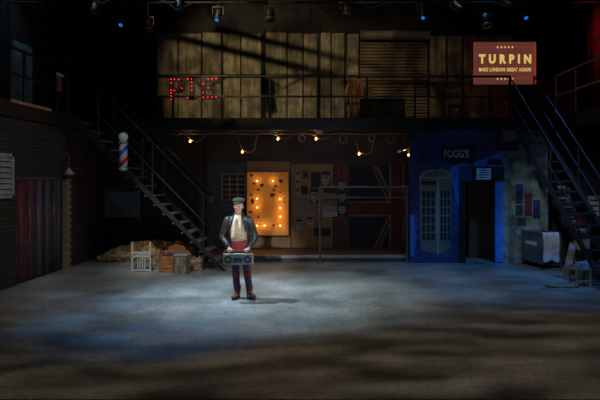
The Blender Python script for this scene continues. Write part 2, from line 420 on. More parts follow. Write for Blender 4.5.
# ================================================================== UPPER STOREY OBJECTS
# letters P I E on the gallery railing
YP = 13.44
M_let = mat('dark_purple_letter_face', (.05, .025, .05), .5)
M_redbulb = mat('red_bulb_glow', (.6, .02, .02), .4, emit=(1.0, .015, .03), es=1.6)
bulb_red = None
def letter(ch, strokes, bulbs, label):
    pts = [at(150 + x / 6, 60 + y / 6, YP) for x, y in bulbs]
    cx = sum(p.x for p in pts) / len(pts); o = Vector((cx, YP, 4.15))
    t = thing('illuminated_letter', label, 'letter sign', o, group='bulb letters on the gallery railing')
    m = MB()
    for (x0, y0, x1, y1) in strokes:
        a = at(150 + x0 / 6, 60 + y0 / 6, YP) - o; b = at(150 + x1 / 6, 60 + y1 / 6, YP) - o
        m.b2((a.x, .0, a.z), (b.x, -.05, b.z))
    m.build('letter_face', M_let, t)
    for p in pts:
        MB().ball((0, 0, 0), .017, 10).build('bulb', M_redbulb, t, True).location = p - o + Vector((0, -.058, 0))
    l = bpy.data.lights.new('letter_glow', 'POINT'); l.energy = .12; l.color = (1, .03, .05); l.shadow_soft_size = .1
    lo = bpy.data.objects.new('letter_glow', l); COL.objects.link(lo); lo.parent = t; lo.location = (0, -.25, 0)
letter('P', [(118, 108, 148, 245), (148, 108, 200, 132), (180, 125, 212, 185), (148, 170, 200, 198)],
       [(130, 118), (150, 118), (177, 120), (132, 140), (195, 172), (150, 185), (130, 183), (130, 200), (130, 218), (130, 238)], 'dark letter P studded with red bulbs on the gallery railing')
letter('I', [(238, 108, 268, 240), (215, 108, 285, 128), (215, 218, 285, 240)],
       [(230, 117), (253, 117), (253, 135), (253, 160), (253, 182), (228, 230)], 'dark letter I with red bulbs between the P and the E')
letter('E', [(310, 106, 338, 238), (338, 106, 412, 128), (338, 158, 390, 182), (338, 214, 412, 238)],
       [(352, 117), (375, 117), (400, 114), (323, 145), (352, 170), (323, 198), (323, 226), (350, 226), (375, 225), (400, 224)], 'dark letter E with red bulbs, rightmost letter on the railing')

# TURPIN sign
YT = 13.75
def tx(px): return (px - 330) * YT / FPX
def tz(py): return CAMZ - (py - 178) * YT / FPX
so = Vector(((tx(474) + tx(536)) / 2, YT, tz(84)))
sg = thing('campaign_sign', 'brown and red lit sign reading TURPIN above the right staircase', 'sign', so)
M_sgn = mat('maroon_backlit_panel', (.16, .08, .07), .5, emit=(.135, .038, .028), es=.8)
M_yel = mat('yellow_sign_lettering', (.7, .5, .15), .5, emit=(.95, .60, .16), es=.75)
M_red = mat('orange_red_sign_line', (.5, .08, .04), .5, emit=(.38, .06, .025), es=.6)
def S(px, py, dy=0): return Vector((tx(px), YT + dy, tz(py))) - so
m = MB(); a = S(474, 84); b = S(536, 42); m.b2((a.x, 0, a.z), (b.x, .06, b.z)); m.build('panel', M_sgn, sg)
m = MB()
for (x0, y0, x1, y1) in ((474, 42, 474.5, 84), (535.3, 42, 536, 84), (474.5, 77.8, 493, 78.4), (514, 77.8, 535, 78.4), (476, 46.9, 493, 47.4), (516, 46.9, 534, 47.4), (534, 47, 534.5, 78)):
    a = S(x0, y1); b = S(x1, y0); m.b2((a.x, -.008, a.z), (b.x, 0, b.z))
m.build('border_lines', M_red, sg)
text('lettering', 'TURPIN', S(505, 59, -.002), .235, M_yel, sg, width=1.31, spacing=1.75, thick=.055)
text('slogan', 'MAKE LONDON GREAT AGAIN!', S(505, 69.6, -.002), .095, M_yel, sg, width=1.30, thick=.03, spacing=1.15)
for yy in (47.2, 78.8):
    for k in range(5):
        c = S(497.6 + k * 3.7, yy)
        m = MB(); pts = []
        for j in range(10):
            r = .034 if j % 2 == 0 else .014
            pts.append((c.x + r * math.sin(j * PI / 5), -.010, c.z + r * math.cos(j * PI / 5)))
        m.prism(pts, (0, .008, 0)); m.build('star', M_yel, sg)
for x in (-.6, .6): MB().b2((x - .015, .062, .1), (x + .015, .09, 10.8 - so.z)).build('hanging_bar', M_black, sg)

# coat on hanger by the wall, dark trunk, chair on the gallery
g = at(358, 114, 14.4)
ct = thing('hanging_coat', 'tan and brown coat on a stand on the back gallery', 'coat', (g.x, 14.4, 3.55))
M_coat = mat('tan_coat_cloth', (.50, .27, .10), .9, scale=4, col2=(.16, .06, .03), lo=.38, hi=.6, stretch=(4, 4, .8))
m = MB(); m.loft([(0, 0, .12, .24, .12), (0, 0, .5, .22, .12), (0, 0, .8, .20, .11), (0, 0, 1.0, .235, .11), (0, 0, 1.08, .16, .09), (0, 0, 1.12, .06, .05)], 20)
for s in (-1, 1): m.tube([(s * .2, 0, 1.03), (s * .29, 0, .8), (s * .30, -.02, .45)], [.07, .065, .055])
m.build('coat_body', M_coat, ct, True)
MB().cyl((0, 0, .02), (0, 0, 1.2), .015).b2((-.2, -.2, 0), (.2, .2, .03)).tube([(0, 0, 1.2), (.02, 0, 1.25), (.05, 0, 1.22)], .012).build('stand', M_black, ct)
g = at(370, 114, 13.85)
tr = thing('flight_case', 'low black flight case on the back gallery right of the tan coat', 'case', (g.x + .3, 13.85, 3.55))
MB().b2((-.55, -.25, 0), (.55, .25, .36), .01).build('body', M_black, tr)
MB().b2((-.55, -.25, .365), (.55, .25, .5), .01).build('lid', M_black, tr)
for x in (-.35, .35): MB().b2((x - .04, -.27, .33), (x + .04, -.25, .41)).build('catch', M_steel, tr)

# simple chairs on the gallery
def gallery_chair(px, label):
    g = at(px, 115, 14.6); t = thing('slatted_chair', label, 'chair', (g.x, 14.6, 3.55), group='chairs on the back gallery')
    M = mat('dull_brown_chair_wood', (.18, .14, .09), .6)
    MB().b2((-.2, -.2, .42), (.2, .2, .46)).build('seat', M, t)
    for x in (-.18, .18):
        for y in (-.18, .18): MB().b2((x - .02, y - .02, 0), (x + .02, y + .02, .42 if y < 0 else .95)).build('leg', M, t)
    for k in range(3): MB().b2((-.16, .17, .55 + k * .14), (.16, .19, .62 + k * .14)).build('back_slat', M, t)
gallery_chair(455, 'brown slatted chair on the gallery just left of the lit TURPIN sign')

# unseen pipes above the frame, placed to shadow the khaki panels diagonally
M_pipe = mat('black_scaffold_pipe', (.02, .02, .02), .6, .3)
LW = Vector((-3.4, 9.6, 7.2))
for (p0, p1, r, lab) in (((156, 33), (300, 68), .038, 'unseen black scaffold pipe in the rig, placed to shadow the panels over the letters PIE'), ((266, 41), (452, 86), .036, 'unseen black scaffold pipe in the rig, placed to shadow the wall by the roller shutter')):
    a = LW.lerp(at(*p0, YU), .33); b = LW.lerp(at(*p1, YU), .33); d = (b - a).normalized() * .5
    o = MB().tube([a - d - a, b + d - a], r).build('shadow_pipe', M_pipe); o.location = a
    tag(o, lab, 'pipe', 'unseen pipes placed to shadow the upper wall')

# ================================================================== RIG : bars and lanterns
M_lan = mat('lantern_black', (.03, .028, .026), .5, .3)
M_rim = mat('painted_lit_rim', (.16, .11, .07), .5, .5)  # light on the lantern edges, put into the rim and yoke colour
for i, (y, z, lab) in enumerate(((12.6, 6.1, 'black lighting bar over the back of the stage, above the letters PIE'), (11.0, 5.75, 'nearer black lighting bar crossing the very top of the picture'))):
    t = thing('lighting_bar', lab, 'lighting bar', (0, y, z), group='lighting bars')
    MB().cyl((-8, 0, 0), (6.7, 0, 0), .024).build('pipe', M_pipe, t)
    for x in (-6, -2, 2, 6): MB().cyl((x, 0, .0), (x, 0, 10.8 - z), .006).build('suspension_wire', M_pipe, t)
    for k in range(12):
        x = -7 + k * 1.1 + random.random() * .25
        MB().tube([(x, 0, -.03), (x + .2, -.02, -.10 - random.random() * .15), (x + .5, 0, -.03)], .012, 6).build('cable', M_black, t)
def lantern(label, px, py, Y, zbar, kind, rx=.5, rz=0, lens=None):
    p = at(px, py, Y); z = p.z
    t = thing('stage_lantern', label, 'stage light', (p.x, Y, z), rz, 'stage lanterns on the bars')
    drop = max(zbar - z - .024, .1)
    MB().cyl((0, 0, drop), (0, 0, .16), .012).build('spigot', M_steel2, t)
    MB().b2((-.12, -.01, .15), (.12, .01, .17)).b2((-.125, -.012, -.02), (-.115, .012, .17)).b2((.115, -.012, -.02), (.125, .012, .17)).build('yoke', M_rim if kind == 'par' else M_steel, t)
    R = Matrix.Rotation(rx, 3, 'X')
    d = R @ Vector((0, -1, 0))
    if kind == 'par':
        MB().tube([-d * .18, -d * .10, d * .14], [.06, .10, .11], 16).build('body', M_lan, t, True)
        MB().tube([d * .14, d * .165], .118, 16).build('rim', M_rim, t, True)
    else:
        MB().tube([-d * .2, -d * .19, -d * .02, d * .0, d * .22], [.07, .09, .09, .06, .07], 14).build('body', M_lan, t, True)
    if lens:
        MB().tube([d * .224 if kind != 'par' else d * .166, d * .232 if kind != 'par' else d * .175], .045, 14).build('lens', lens, t)
    else:
        MB().tube([d * .224 if kind != 'par' else d * .166, d * .228 if kind != 'par' else d * .17], .062, 14).build('lens', MATS.get('dark_lens') or mat('dark_lens', (.05, .05, .06), .1), t)
M_bl = mat('blue_led_lens', (.02, .1, .5), .3, emit=(.01, .20, .8), es=.7)
for px, py, lab in ((123, 25, 'leftmost stage lantern with a glowing blue lens, high at left'), (218, 20, 'stage lantern with a small blue lens above the letter E'), (422, 18, 'stage lantern with a small blue lens above the roller shutter'), (524, 18, 'stage lantern with a blue lens above the right end of the TURPIN sign')):
    lantern(lab, px, py - 6, 12.6, 6.1, 'profile', .9, 0.0, M_bl)
for px, py, lab in ((486, 20, 'black par lantern with brown lit rim above the TURPIN sign'), (148, 24, 'black par lantern right of the leftmost blue lens'), (270, 14, 'black par lantern over the middle khaki panels'), (345, 10, 'black par lantern above the tan coat')):
    lantern(lab, px, py, 12.6, 6.1, 'par', 1.2, .2)
for px, py, lab in ((95, 8, 'small black lantern at top left of the near bar'), (180, 4, 'black lantern on the near bar above the letter P'), (455, 6, 'black lantern on the near bar left of the TURPIN sign'), (505, 3, 'black lantern on the near bar above the TURPIN sign')):
    lantern(lab, px, py, 11.0, 5.75, 'profile', .6, .3)

# ================================================================== UNDER THE GALLERY
YK = 15.17
def kx(px, Y=YK): return (px - 330) * Y / FPX
def kz(py, Y=YK): return CAMZ - (py - 178) * Y / FPX
def slab(px0, py0, px1, py1, Y, th, m, name, label=None, cat='board', group=None, parent=None, bev=0):
    c = Vector(((kx(px0, Y) + kx(px1, Y)) / 2, Y, kz(py1, Y)))
    w_ = kx(px1, Y) - kx(px0, Y); h_ = kz(py0, Y) - kz(py1, Y)
    o = MB().b2((-w_ / 2, 0, 0), (w_ / 2, th, h_), bev).build(name, m, parent)
    o.location = c
    if label: tag(o, label, cat, group)
    return o
slab(207, 163, 246.3, 247.6, 15.15, .04, mat('dull_blue_grey_board', (.085, .10, .115), .8, scale=3), 'wall_board', 'dull blue-grey board behind the man, left of the glowing panel')
slab(247, 161.5, 290, 247.6, 15.15, .04, mat('plywood_sheet', (.34, .20, .10), .7, scale=2.5, stretch=(6, 1, 1)), 'plywood_sheet', 'tall plywood sheet behind the glowing orange panel')
slab(291, 164, 332.5, 247.6, 15.15, .04, mat('brown_plywood', (.27, .16, .075), .7, scale=2.5, stretch=(6, 1, 1)), 'plywood_sheet', 'brown plywood sheet covered in small posters, right of the glowing panel')

# rack of pigeonholes behind the man
gx = thing('pigeonhole_frame', 'red-brown grid frame on the board just left of the glowing panel', 'frame', (kx(233.5, 15.12), 15.1, kz(200, 15.1)))
w_ = kx(245) - kx(222); h_ = kz(174) - kz(200)
m = MB()
for k in range(4): m.b2((-w_ / 2 + k * w_ / 3 - .012, 0, 0), (-w_ / 2 + k * w_ / 3 + .012, .05, h_))
for k in range(6): m.b2((-w_ / 2, 0, k * h_ / 5 - .01), (w_ / 2, .05, k * h_ / 5 + .01))
m.build('grid', mat('pale_red_brown_wood', (.48, .33, .28), .7), gx)
for i in range(3):
    for j in range(5):
        MB().b2((-w_ / 2 + (i + .12) * w_ / 3, .022, (j + .15) * h_ / 5), (-w_ / 2 + (i + .88) * w_ / 3, .048, (j + .75) * h_ / 5)).build('card', mat('maroon_card', (.05, .02, .022), .7), gx)

# glowing bulb board
YG = 15.05
go = Vector((kx(268, YG), YG, kz(235, YG)))
gb = thing('bulb_board', 'glowing orange panel ringed with warm bulbs and spattered with dark marks', 'light panel', go)
w_ = kx(289, YG) - kx(247.5, YG); h_ = kz(172, YG) - kz(235, YG)
MB().b2((-w_ / 2, 0, 0), (w_ / 2, .04, h_)).build('panel', mat('orange_glowing_sheet', (.62, .30, .07), .6, scale=2, emit=(.95, .27, .02), es=.05), gb)
m = MB().b2((-w_ / 2 - .03, -.10, h_), (w_ / 2 + .03, .08, h_ + .03)).b2((w_ / 2, -.10, 0), (w_ / 2 + .03, .08, h_)).b2((-w_ / 2 - .03, -.1, 0), (-w_ / 2, .08, h_)).b2((-w_ / 2 - .03, -.10, -.03), (w_ / 2 + .03, .08, 0))
m.build('frame', mat('dark_blue_grey_frame', (.04, .05, .06), .5), gb)
M_wb = mat('warm_bulb_glow', (1, .7, .3), .4, emit=(1.0, .50, .12), es=5)
for x, y in ((87, 105), (165, 105), (87, 193), (202, 195), (87, 237), (202, 239), (203, 283), (87, 327), (124, 327), (202, 327)):
    p = at(240 + x * .2, 160 + y * .2, YG) - go
    MB().ball((0, 0, 0), .021, 10).build('bulb', M_wb, gb, True).location = (p.x, -.06, p.z)
    MB().cyl((0, 0, 0), (0, -.045, 0), .014, 8).build('lamp_holder', M_black, gb).location = (p.x, 0, p.z)
    l = bpy.data.lights.new('bulb_light', 'POINT'); l.energy = .75; l.color = (1, .50, .14); l.shadow_soft_size = .03
    lo = bpy.data.objects.new('bulb_light', l); COL.objects.link(lo); lo.parent = gb; lo.location = (p.x, -.12, p.z)
M_mark = mat('dark_paint_mark', (.05, .02, .01), .8)
rnd = random.Random(3)
for x, y, s in ((57, 78, 1.2), (110, 125, 1.3), (70, 118, .8), (90, 150, .9), (62, 205, 1.3), (52, 260, 1.3), (205, 107, 1.2), (178, 130, 1.0), (163, 175, 1.4), (170, 150, .8), (222, 193, .8), (222, 208, .7), (92, 285, .7), (168, 326, .9), (57, 175, .7), (200, 160, .6), (98, 320, .6)):
    p = at(240 + x * .2, 160 + y * .2, YG) - go
    m = MB(); pts = []; nn = 11
    el = rnd.uniform(1, 2.2); an = rnd.uniform(0, PI)
    for k in range(nn):
        a = 2 * PI * k / nn; r = .045 * s * rnd.uniform(.6, 1.1)
        X = r * math.cos(a); Z = r * math.sin(a) * el * .7
        pts.append((p.x + X * math.cos(an) - Z * math.sin(an), -.003, p.z + X * math.sin(an) + Z * math.cos(an)))
    m.prism(pts, (0, .004, 0)); m.build('painted_mark', M_mark, gb)

# posters
M_pap = mat('aged_white_paper', (.36, .33, .30), .8, scale=12)
M_face = mat('sketched_face_paper', (.46, .42, .38), .8, scale=25, col2=(.15, .14, .13), lo=.4, hi=.6)
M_ink = mat('black_poster_ink', (.03, .028, .03), .8)
M_rp = mat('red_poster_paper', (.27, .022, .03), .8)
M_gp = mat('grey_poster_paper', (.20, .19, .19), .8)
M_bp = mat('blue_poster_paper', (.018, .035, .14), .8)
M_wp = mat('pale_poster_paper', (.6, .6, .62), .8)
def poster(px0, py0, px1, py1, kind, label, Y=15.14, group='posters on the back wall'):
    Y0 = Y
    c = Vector(((kx(px0, Y) + kx(px1, Y)) / 2, Y0, kz(py1, Y)))
    w_ = kx(px1, Y) - kx(px0, Y); h_ = kz(py0, Y) - kz(py1, Y)
    t = thing('poster', label, 'poster', c, 0, group)
    base = {'dred': mat('dull_red_poster_paper', (.13, .02, .03), .8), 'red': M_rp, 'face': M_ink, 'blackface': M_ink, 'lines': M_gp, 'blue': M_bp, 'dark': M_ink, 'pale': M_wp, 'redline': M_pap, 'greyface': M_gp, 'skull': M_pap, 'tri': M_wp}[kind]
    MB().b2((-w_ / 2, -.005, 0), (w_ / 2, 0, h_)).build('sheet', base, t)
    def ell(cx, cz, rx, rz, m, d, nme):
        pts = [(cx + rx * math.cos(a * PI / 8), -.005 - d, cz + rz * math.sin(a * PI / 8)) for a in range(16)]
        MB().prism(pts, (0, .002, 0)).build(nme, m, t)
    if kind in ('face', 'greyface', 'blackface'):
        ell(0, h_ * .47, w_ * .44, h_ * .45, M_face, .002, 'drawn_head')
        ell(0, h_ * .86, w_ * .42, h_ * .12, M_ink, .0035, 'drawn_hair')
        for s in (-1, 1): ell(s * w_ * .18, h_ * .58, w_ * .12, h_ * .06, M_ink, .004, 'drawn_eye')
        ell(0, h_ * .27, w_ * .15, h_ * .04, M_ink, .004, 'drawn_mouth')
        ell(0, h_ * .43, w_ * .035, h_ * .08, M_gp, .004, 'drawn_nose')
    if kind in ('red', 'blue'):
        ell(0, h_ * .5, w_ * .2, h_ * .25, M_ink, .002, 'printed_emblem')
    if kind in ('lines', 'redline', 'pale'):
        m = MB()
        for k in range(3): m.b2((-w_ * .4, -.007, h_ * (.2 + k * .27)), (w_ * .4, -.005, h_ * (.28 + k * .27)))
        m.build('printed_lines', M_rp if kind in ('lines', 'redline') else (M_wp if kind == 'blue' else M_ink), t)
    if kind == 'tri':
        MB().b2((-w_ * .1, -.007, 0), (w_ * .2, -.005, h_)).build('red_band', M_rp, t)
        MB().b2((w_ * .2, -.007, 0), (w_ * .5, -.005, h_)).build('blue_band', M_bp, t)
    return t
P = poster
P(338, 169, 345.5, 178.5, 'red', 'red poster topmost in the column left of the painted flag', 15.199)
P(338, 179.5, 346, 190, 'face', 'drawn face directly under the red poster left of the flag', 15.199)
P(338, 191.5, 346, 202, 'face', 'drawn face, second under the red poster left of the flag', 15.199)
P(338, 203.5, 346, 214.5, 'face', 'drawn face, third under the red poster left of the flag', 15.199)
P(339, 216.5, 345, 226.5, 'red', 'dim red poster at the foot of the column left of the flag', 15.199)
P(302, 171, 308.5, 178.5, 'red', 'small red poster at top of the brown plywood')
P(311, 172, 320, 187.5, 'dark', 'black poster at the top middle of the brown plywood')
P(321, 171.5, 330, 186, 'face', 'drawn face on black at the top right of the brown plywood')
P(310, 188.5, 318.5, 203, 'face', 'drawn face under the black poster on the brown plywood')
P(295, 172.5, 300.5, 180, 'greyface', 'small grey face, topmost at the left edge of the brown plywood')
P(295, 181, 300.5, 188, 'greyface', 'small grey face, second at the left edge of the brown plywood')
P(295, 189, 300.5, 196, 'greyface', 'small grey face, third at the left edge of the brown plywood')
P(301, 186, 308, 194, 'dark', 'small black sheet under the red poster on the plywood')
P(302, 196, 309, 203, 'lines', 'small grey sheet with red lines left of the lower face')
P(303, 204.5, 318, 211.5, 'lines', 'wide grey strip with red print low on the plywood')
P(323, 188, 336, 193, 'dark', 'dark strip behind the steel frame on the plywood')
P(323, 194, 337, 199.5, 'lines', 'grey strip with red print right of the steel post, upper')
P(323, 200.5, 337, 205, 'lines', 'grey strip with red print right of the steel post, middle')
P(323, 206, 337, 211, 'redline', 'pale strip with red print right of the steel post, lower')
P(323, 211.8, 337, 216.5, 'pale', 'white strip with black print right of the steel post')
P(295, 219, 303, 231, 'greyface', 'large grey face low at the left of the plywood')
P(306, 217, 314, 227, 'greyface', 'dim grey face in the lower middle of the plywood')
P(314, 228, 331, 236, 'dark', 'dark wide sheet low at the right of the plywood')
YF = 14.95
for px, lab in ((199.5, 'pale face card left of the stair post behind the man'), (211.5, 'pale face card right of the stair post behind the man')):
    P(px - 3, 193.5, px + 3, 205, 'face', lab, 15.14 if px > 205 else 15.199)

# Union flag painted on a board
YJ = 15.12
fo = Vector((kx(397, YJ), YJ, kz(249, YJ)))
uj = thing('flag_mural', 'large faded Union Jack painted on the back wall behind the steel frame', 'mural', fo)
def J(px, py): q = at(px, py, YJ) - fo; return (q.x, q.z)
def jpoly(pl, d, m, nme):
    MB().prism([(*[J(x, y)[0]], -d, J(x, y)[1]) for x, y in pl], (0, .003, 0)).build(nme, m, uj)
M_fb = mat('faded_navy_paint', (.016, .02, .035), .85, scale=3)
M_fr = mat('faded_red_paint', (.11, .022, .025), .85, scale=3)
M_fw = mat('faded_white_paint', (.20, .19, .19), .85, scale=5, col2=(.07, .065, .065))
MB().b2((J(349, 0)[0], -.0, J(0, 248)[1]), (J(445, 0)[0], .05, J(0, 165)[1])).build('blue_field', M_fb, uj)
jpoly([(371, 166), (378, 166), (393, 198), (388, 203)], .003, M_fw, 'white_saltire'); jpoly([(373, 168), (377, 170), (391, 198), (388, 200)], .006, M_fr, 'red_saltire')
jpoly([(373, 248), (380, 248), (393, 218), (389, 215)], .003, M_fw, 'white_saltire'); jpoly([(375, 248), (378.5, 248), (391.5, 218), (389.5, 216)], .006, M_fr, 'red_saltire')
jpoly([(423, 166), (416, 166), (403, 196), (408, 202)], .003, M_fw, 'white_saltire'); jpoly([(421, 168), (417, 170), (404, 196), (407, 200)], .006, M_fr, 'red_saltire')
jpoly([(420, 248), (414, 248), (402, 218), (406, 215)], .003, M_fw, 'white_saltire'); jpoly([(418.5, 248), (415.5, 248), (403.5, 218), (405.5, 216)], .006, M_fr, 'red_saltire')
jpoly([(349, 201), (445, 201), (445, 216.5), (349, 216.5)], .007, M_fw, 'white_cross'); jpoly([(389, 165), (404.5, 165), (404.5, 248), (389, 248)], .0075, M_fw, 'white_cross')
jpoly([(349, 203), (445, 203), (445, 214.5), (349, 214.5)], .011, M_fr, 'red_cross'); jpoly([(391, 165), (402.5, 165), (402.5, 248), (391, 248)], .012, M_fr, 'red_cross')

# steel frame in front of the flag
YS = 13.5
ro = Vector(((320 - 330) * YS / FPX, YS, 0))
rk = thing('steel_frame', 'tall grey steel frame standing before the posters and the flag', 'frame', ro)
W_ = (407 - 320) * YS / FPX
zt = CAMZ - (187 - 178) * YS / FPX; zm = CAMZ - (197.5 - 178) * YS / FPX
M_fm = mat('grey_blue_steel_tube', (.13, .16, .17), .45, .4)
for x in (0, W_):
    MB().cyl((x, 0, .02), (x, 0, zt), .026).build('post', M_fm, rk)
    MB().b2((x - .09, -.09, 0), (x + .09, .09, .02)).cyl((x, 0, .02), (x, 0, .1), .04).build('foot', M_fm, rk)
MB().cyl((0, 0, zt), (W_, 0, zt), .026).build('top_rail', M_fm, rk)
MB().cyl((0, 0, zm), (W_, 0, zm), .014).build('middle_rail', M_fm, rk)

# festoon lights under the gallery
YL = 13.75
zp = CAMZ - (134 - 178) * YL / FPX
fs = thing('festoon_lights', 'string of warm bulbs looped along a pipe under the gallery edge', 'string lights', (0, YL, zp))
MB().cyl((kx(165, YL), 0, 0), (kx(409, YL), 0, 0), .02).build('pipe', M_steel2, fs)
MB().b2((-4.0, -.01, .02), (-3.98, .01, 3.25 - zp)).b2((-1.2, -.01, .02), (-1.18, .01, 3.25 - zp)).b2((1.2, -.01, .02), (1.22, .01, 3.25 - zp)).build('hanger', M_steel2, fs)
bulbs = [(190.5, 141.5), (242.5, 152), (278, 139), (316, 139), (359, 154), (408.5, 155)]
path = []
def q(px, py): v = at(px, py, YL); return Vector((v.x, -.03, v.z - zp))
for a, b in zip([(170, 135)] + bulbs, bulbs + [(411, 136)]):
    path += [q(*a)]
    if abs(b[0] - a[0]) > 8:
        path += [q(a[0] + 2.5, a[1] + 2), q(a[0] + 7, a[1] + 3), q(a[0] + 12, a[1] + 1), q(a[0] + 15, 137), q((a[0] + b[0]) / 2 + 2, 135.5), q(b[0] - 6, 136)]
path = [p + Vector((0, -.02, .06)) if i and p.z < 0 else p for i, p in enumerate(path)]
MB().tube(path, .008, 6).build('cable', mat('brown_flex', (.35, .2, .08), .5), fs)
for px, py in bulbs:
    p = q(px, py)
    MB().ball((0, 0, 0), (.026, .026, .033), 12).build('bulb', M_wb, fs, True).location = p
    MB().cyl((0, 0, .03), (0, 0, .09), .016).build('lamp_holder', M_black, fs).location = p
    l = bpy.data.lights.new('bulb_light', 'POINT'); l.energy = 1.6; l.color = (1, .52, .18); l.shadow_soft_size = .04
    lo = bpy.data.objects.new('bulb_light', l); COL.objects.link(lo); lo.parent = fs; lo.location = p + Vector((0, -.06, 0))
rg = random.Random(5)
for i, px in enumerate((188, 230, 274, 319)):
    g = q(px, 131)
    o = MB().b2((-.10, -.05, -.03), (.10, .05, .03), .008).build('junction_box', M_steel2)
    o.location = (g.x, YL, zp + .05); tag(o, ['grey box on the pipe above the leftmost festoon bulb', 'grey box on the pipe above the second festoon bulb', 'grey box on the pipe above the glowing panel', 'grey box on the pipe left of the steel frame'][i], 'box', 'boxes along the pipe')
for i, px in enumerate((302, 343, 372, 391)):
    g = q(px, 140)
    m = MB(); r = .08 + .015 * (i % 2)
    m.tube([(r * math.cos(a * PI / 8), rg.uniform(-.02, .02), -r + r * 1.1 * math.sin(a * PI / 8)) for a in range(17)], .007, 6)
    m.tube([(r * .9 * math.cos(a * PI / 8), rg.uniform(-.02, .02), -r + r * math.sin(a * PI / 8)) for a in range(17)], .006, 6)
    o = m.build('cable_coil', MATS['brown_flex']); o.location = (g.x, YL, zp - .03)
    tag(o, ['thin coil of cable left of the fourth festoon bulb', 'thin coil of cable above the red poster column', 'coil of cable left of the chrome lamp arm', 'coil of cable nearest the chrome lamp arm'][i], 'cable', 'cable coils on the pipe')
g = q(404, 150)
o = thing('chrome_lamp', 'slanting chrome lamp tube beside the rightmost festoon bulb', 'lamp', (g.x, YL - .05, zp))
a = q(397, 152) - Vector((g.x, 0, 0)); b = q(411, 147) - Vector((g.x, 0, 0))
M_chr = mat('polished_chrome', (.75, .8, .85), .2, .9)
MB().tube([a, a.lerp(b, .3), b], [.05, .04, .022], 12).build('tube', M_chr, o, True)
MB().cyl(b, (b.x, b.y, 0.0), .008).build('stem', M_steel2, o)

# ================================================================== SHOP WALL RIGHT
# phone box mural painted on the blue wall
po = Vector((bx(437), YB - .001, bz(254)))
ph = thing('telephone_box_mural', 'grey telephone box painted on the blue wall beside the steel frame', 'mural', po)
M_ph = mat('grey_green_mural_paint', (.20, .20, .155), .8, scale=6)
M_ph2 = mat('light_grey_mural_line', (.40, .40, .33), .8, scale=6)
M_pd = mat('dark_mural_paint', (.02, .022, .026), .8)
def ppoly(pl, d, m, nme):
    MB().prism([(bx(x) - po.x, -d, bz(y) - po.z) for x, y in pl], (0, .003, 0)).build(nme, m, ph)
ppoly([(419.5, 188), (437.5, 188), (438, 254), (421, 250)], .003, M_ph, 'front_face')
ppoly([(438, 188), (451.5, 187), (450, 248), (438, 254)], .0031, M_ph, 'side_face')
ppoly([(419, 178), (438, 178), (437.5, 189), (419.5, 188)], .0042, M_ph, 'crown'); ppoly([(438, 178), (452, 177), (451.5, 187), (437.5, 189)], .0043, M_ph, 'crown')
ppoly([(419, 178), (422, 173), (429, 170), (437, 169), (446, 170), (450, 173), (452, 178)], .0048, M_ph, 'domed_roof')
ppoly([(421.5, 181), (436, 181), (436, 185), (421.5, 185)], .006, M_pd, 'lettering_strip')
ppoly([(419, 177.3), (452, 176.8), (452, 178.4), (419, 178.6)], .0062, M_ph2, 'cornice')
ppoly([(436.8, 178), (438.8, 178), (438.8, 254), (437.2, 254)], .0063, M_ph2, 'corner_post')
ppoly([(419, 178), (422, 173), (429, 170), (437, 169), (446, 170), (450, 173), (452, 178), (450.8, 178), (449, 174), (445.5, 171), (437, 170.2), (429.5, 171.2), (423, 174), (420.4, 178)], .0072, M_ph2, 'roof_outline')
ppoly([(424, 177.5), (429, 173.5), (434, 177.5), (433, 177.5), (429, 174.5), (425, 177.5)], .0072, M_pd, 'pediment_line')
for c in range(3):
    for r in range(6):
        x0 = 422 + c * 4.6; y0 = 191 + r * 8.4
        ppoly([(x0, y0), (x0 + 3.6, y0), (x0 + 3.6, y0 + 7.2), (x0, y0 + 7.2)], .006, M_pd, 'painted_pane')
        x0 = 440.3 + c * 3.6
        ppoly([(x0, y0), (x0 + 2.6, y0 - .2), (x0 + 2.6, y0 + 7), (x0, y0 + 7.2)], .006, M_pd, 'painted_pane')
# FOGG'S sign
fg = thing('shop_sign', 'black sign board reading FOGG\'S on the blue wall', 'sign', (bx(456), YB, bz(163)))
MB().b2((bx(441) - bx(456), -.05, 0), (bx(474) - bx(456), 0, bz(147) - bz(163)), .005).build('board', mat('black_sign_board', (.02, .02, .025), .5), fg)
text('lettering', "FOGG'S", (0, -.052, (bz(147) - bz(163)) * .58), .19, mat('pale_blue_lettering', (.50, .65, .75), .6), fg, width=.60, thick=.01)
# small lit sign above the door
ls = thing('small_sign', 'small pale blue lit sign on the black board above the doorway', 'sign', (bx(483), YB - .03, bz(179.5)))
lo_ = tag(MB().b2((bx(472), YB - .028, bz(181)), (bx(503.5), YB, bz(167)), .004).build('lintel_board', mat('near_black_board', (.012, .013, .02), .7)), 'black board across the top of the blue shop doorway', 'board')
MB().b2((-.17, -.05, 0), (.17, 0, .27), .004).build('box', mat('pale_blue_lit_face', (.18, .34, .50), .6, emit=(.10, .24, .42), es=.12), ls)
m = MB()
for k, (a, b) in enumerate(((-.12, .06), (-.12, .12), (-.12, .12), (-.10, .05))):
    m.b2((a, -.054, .04 + k * .058), (b, -.05, .065 + k * .058))
m.build('printed_lines', mat('dark_blue_print', (.02, .04, .12), .7), ls)
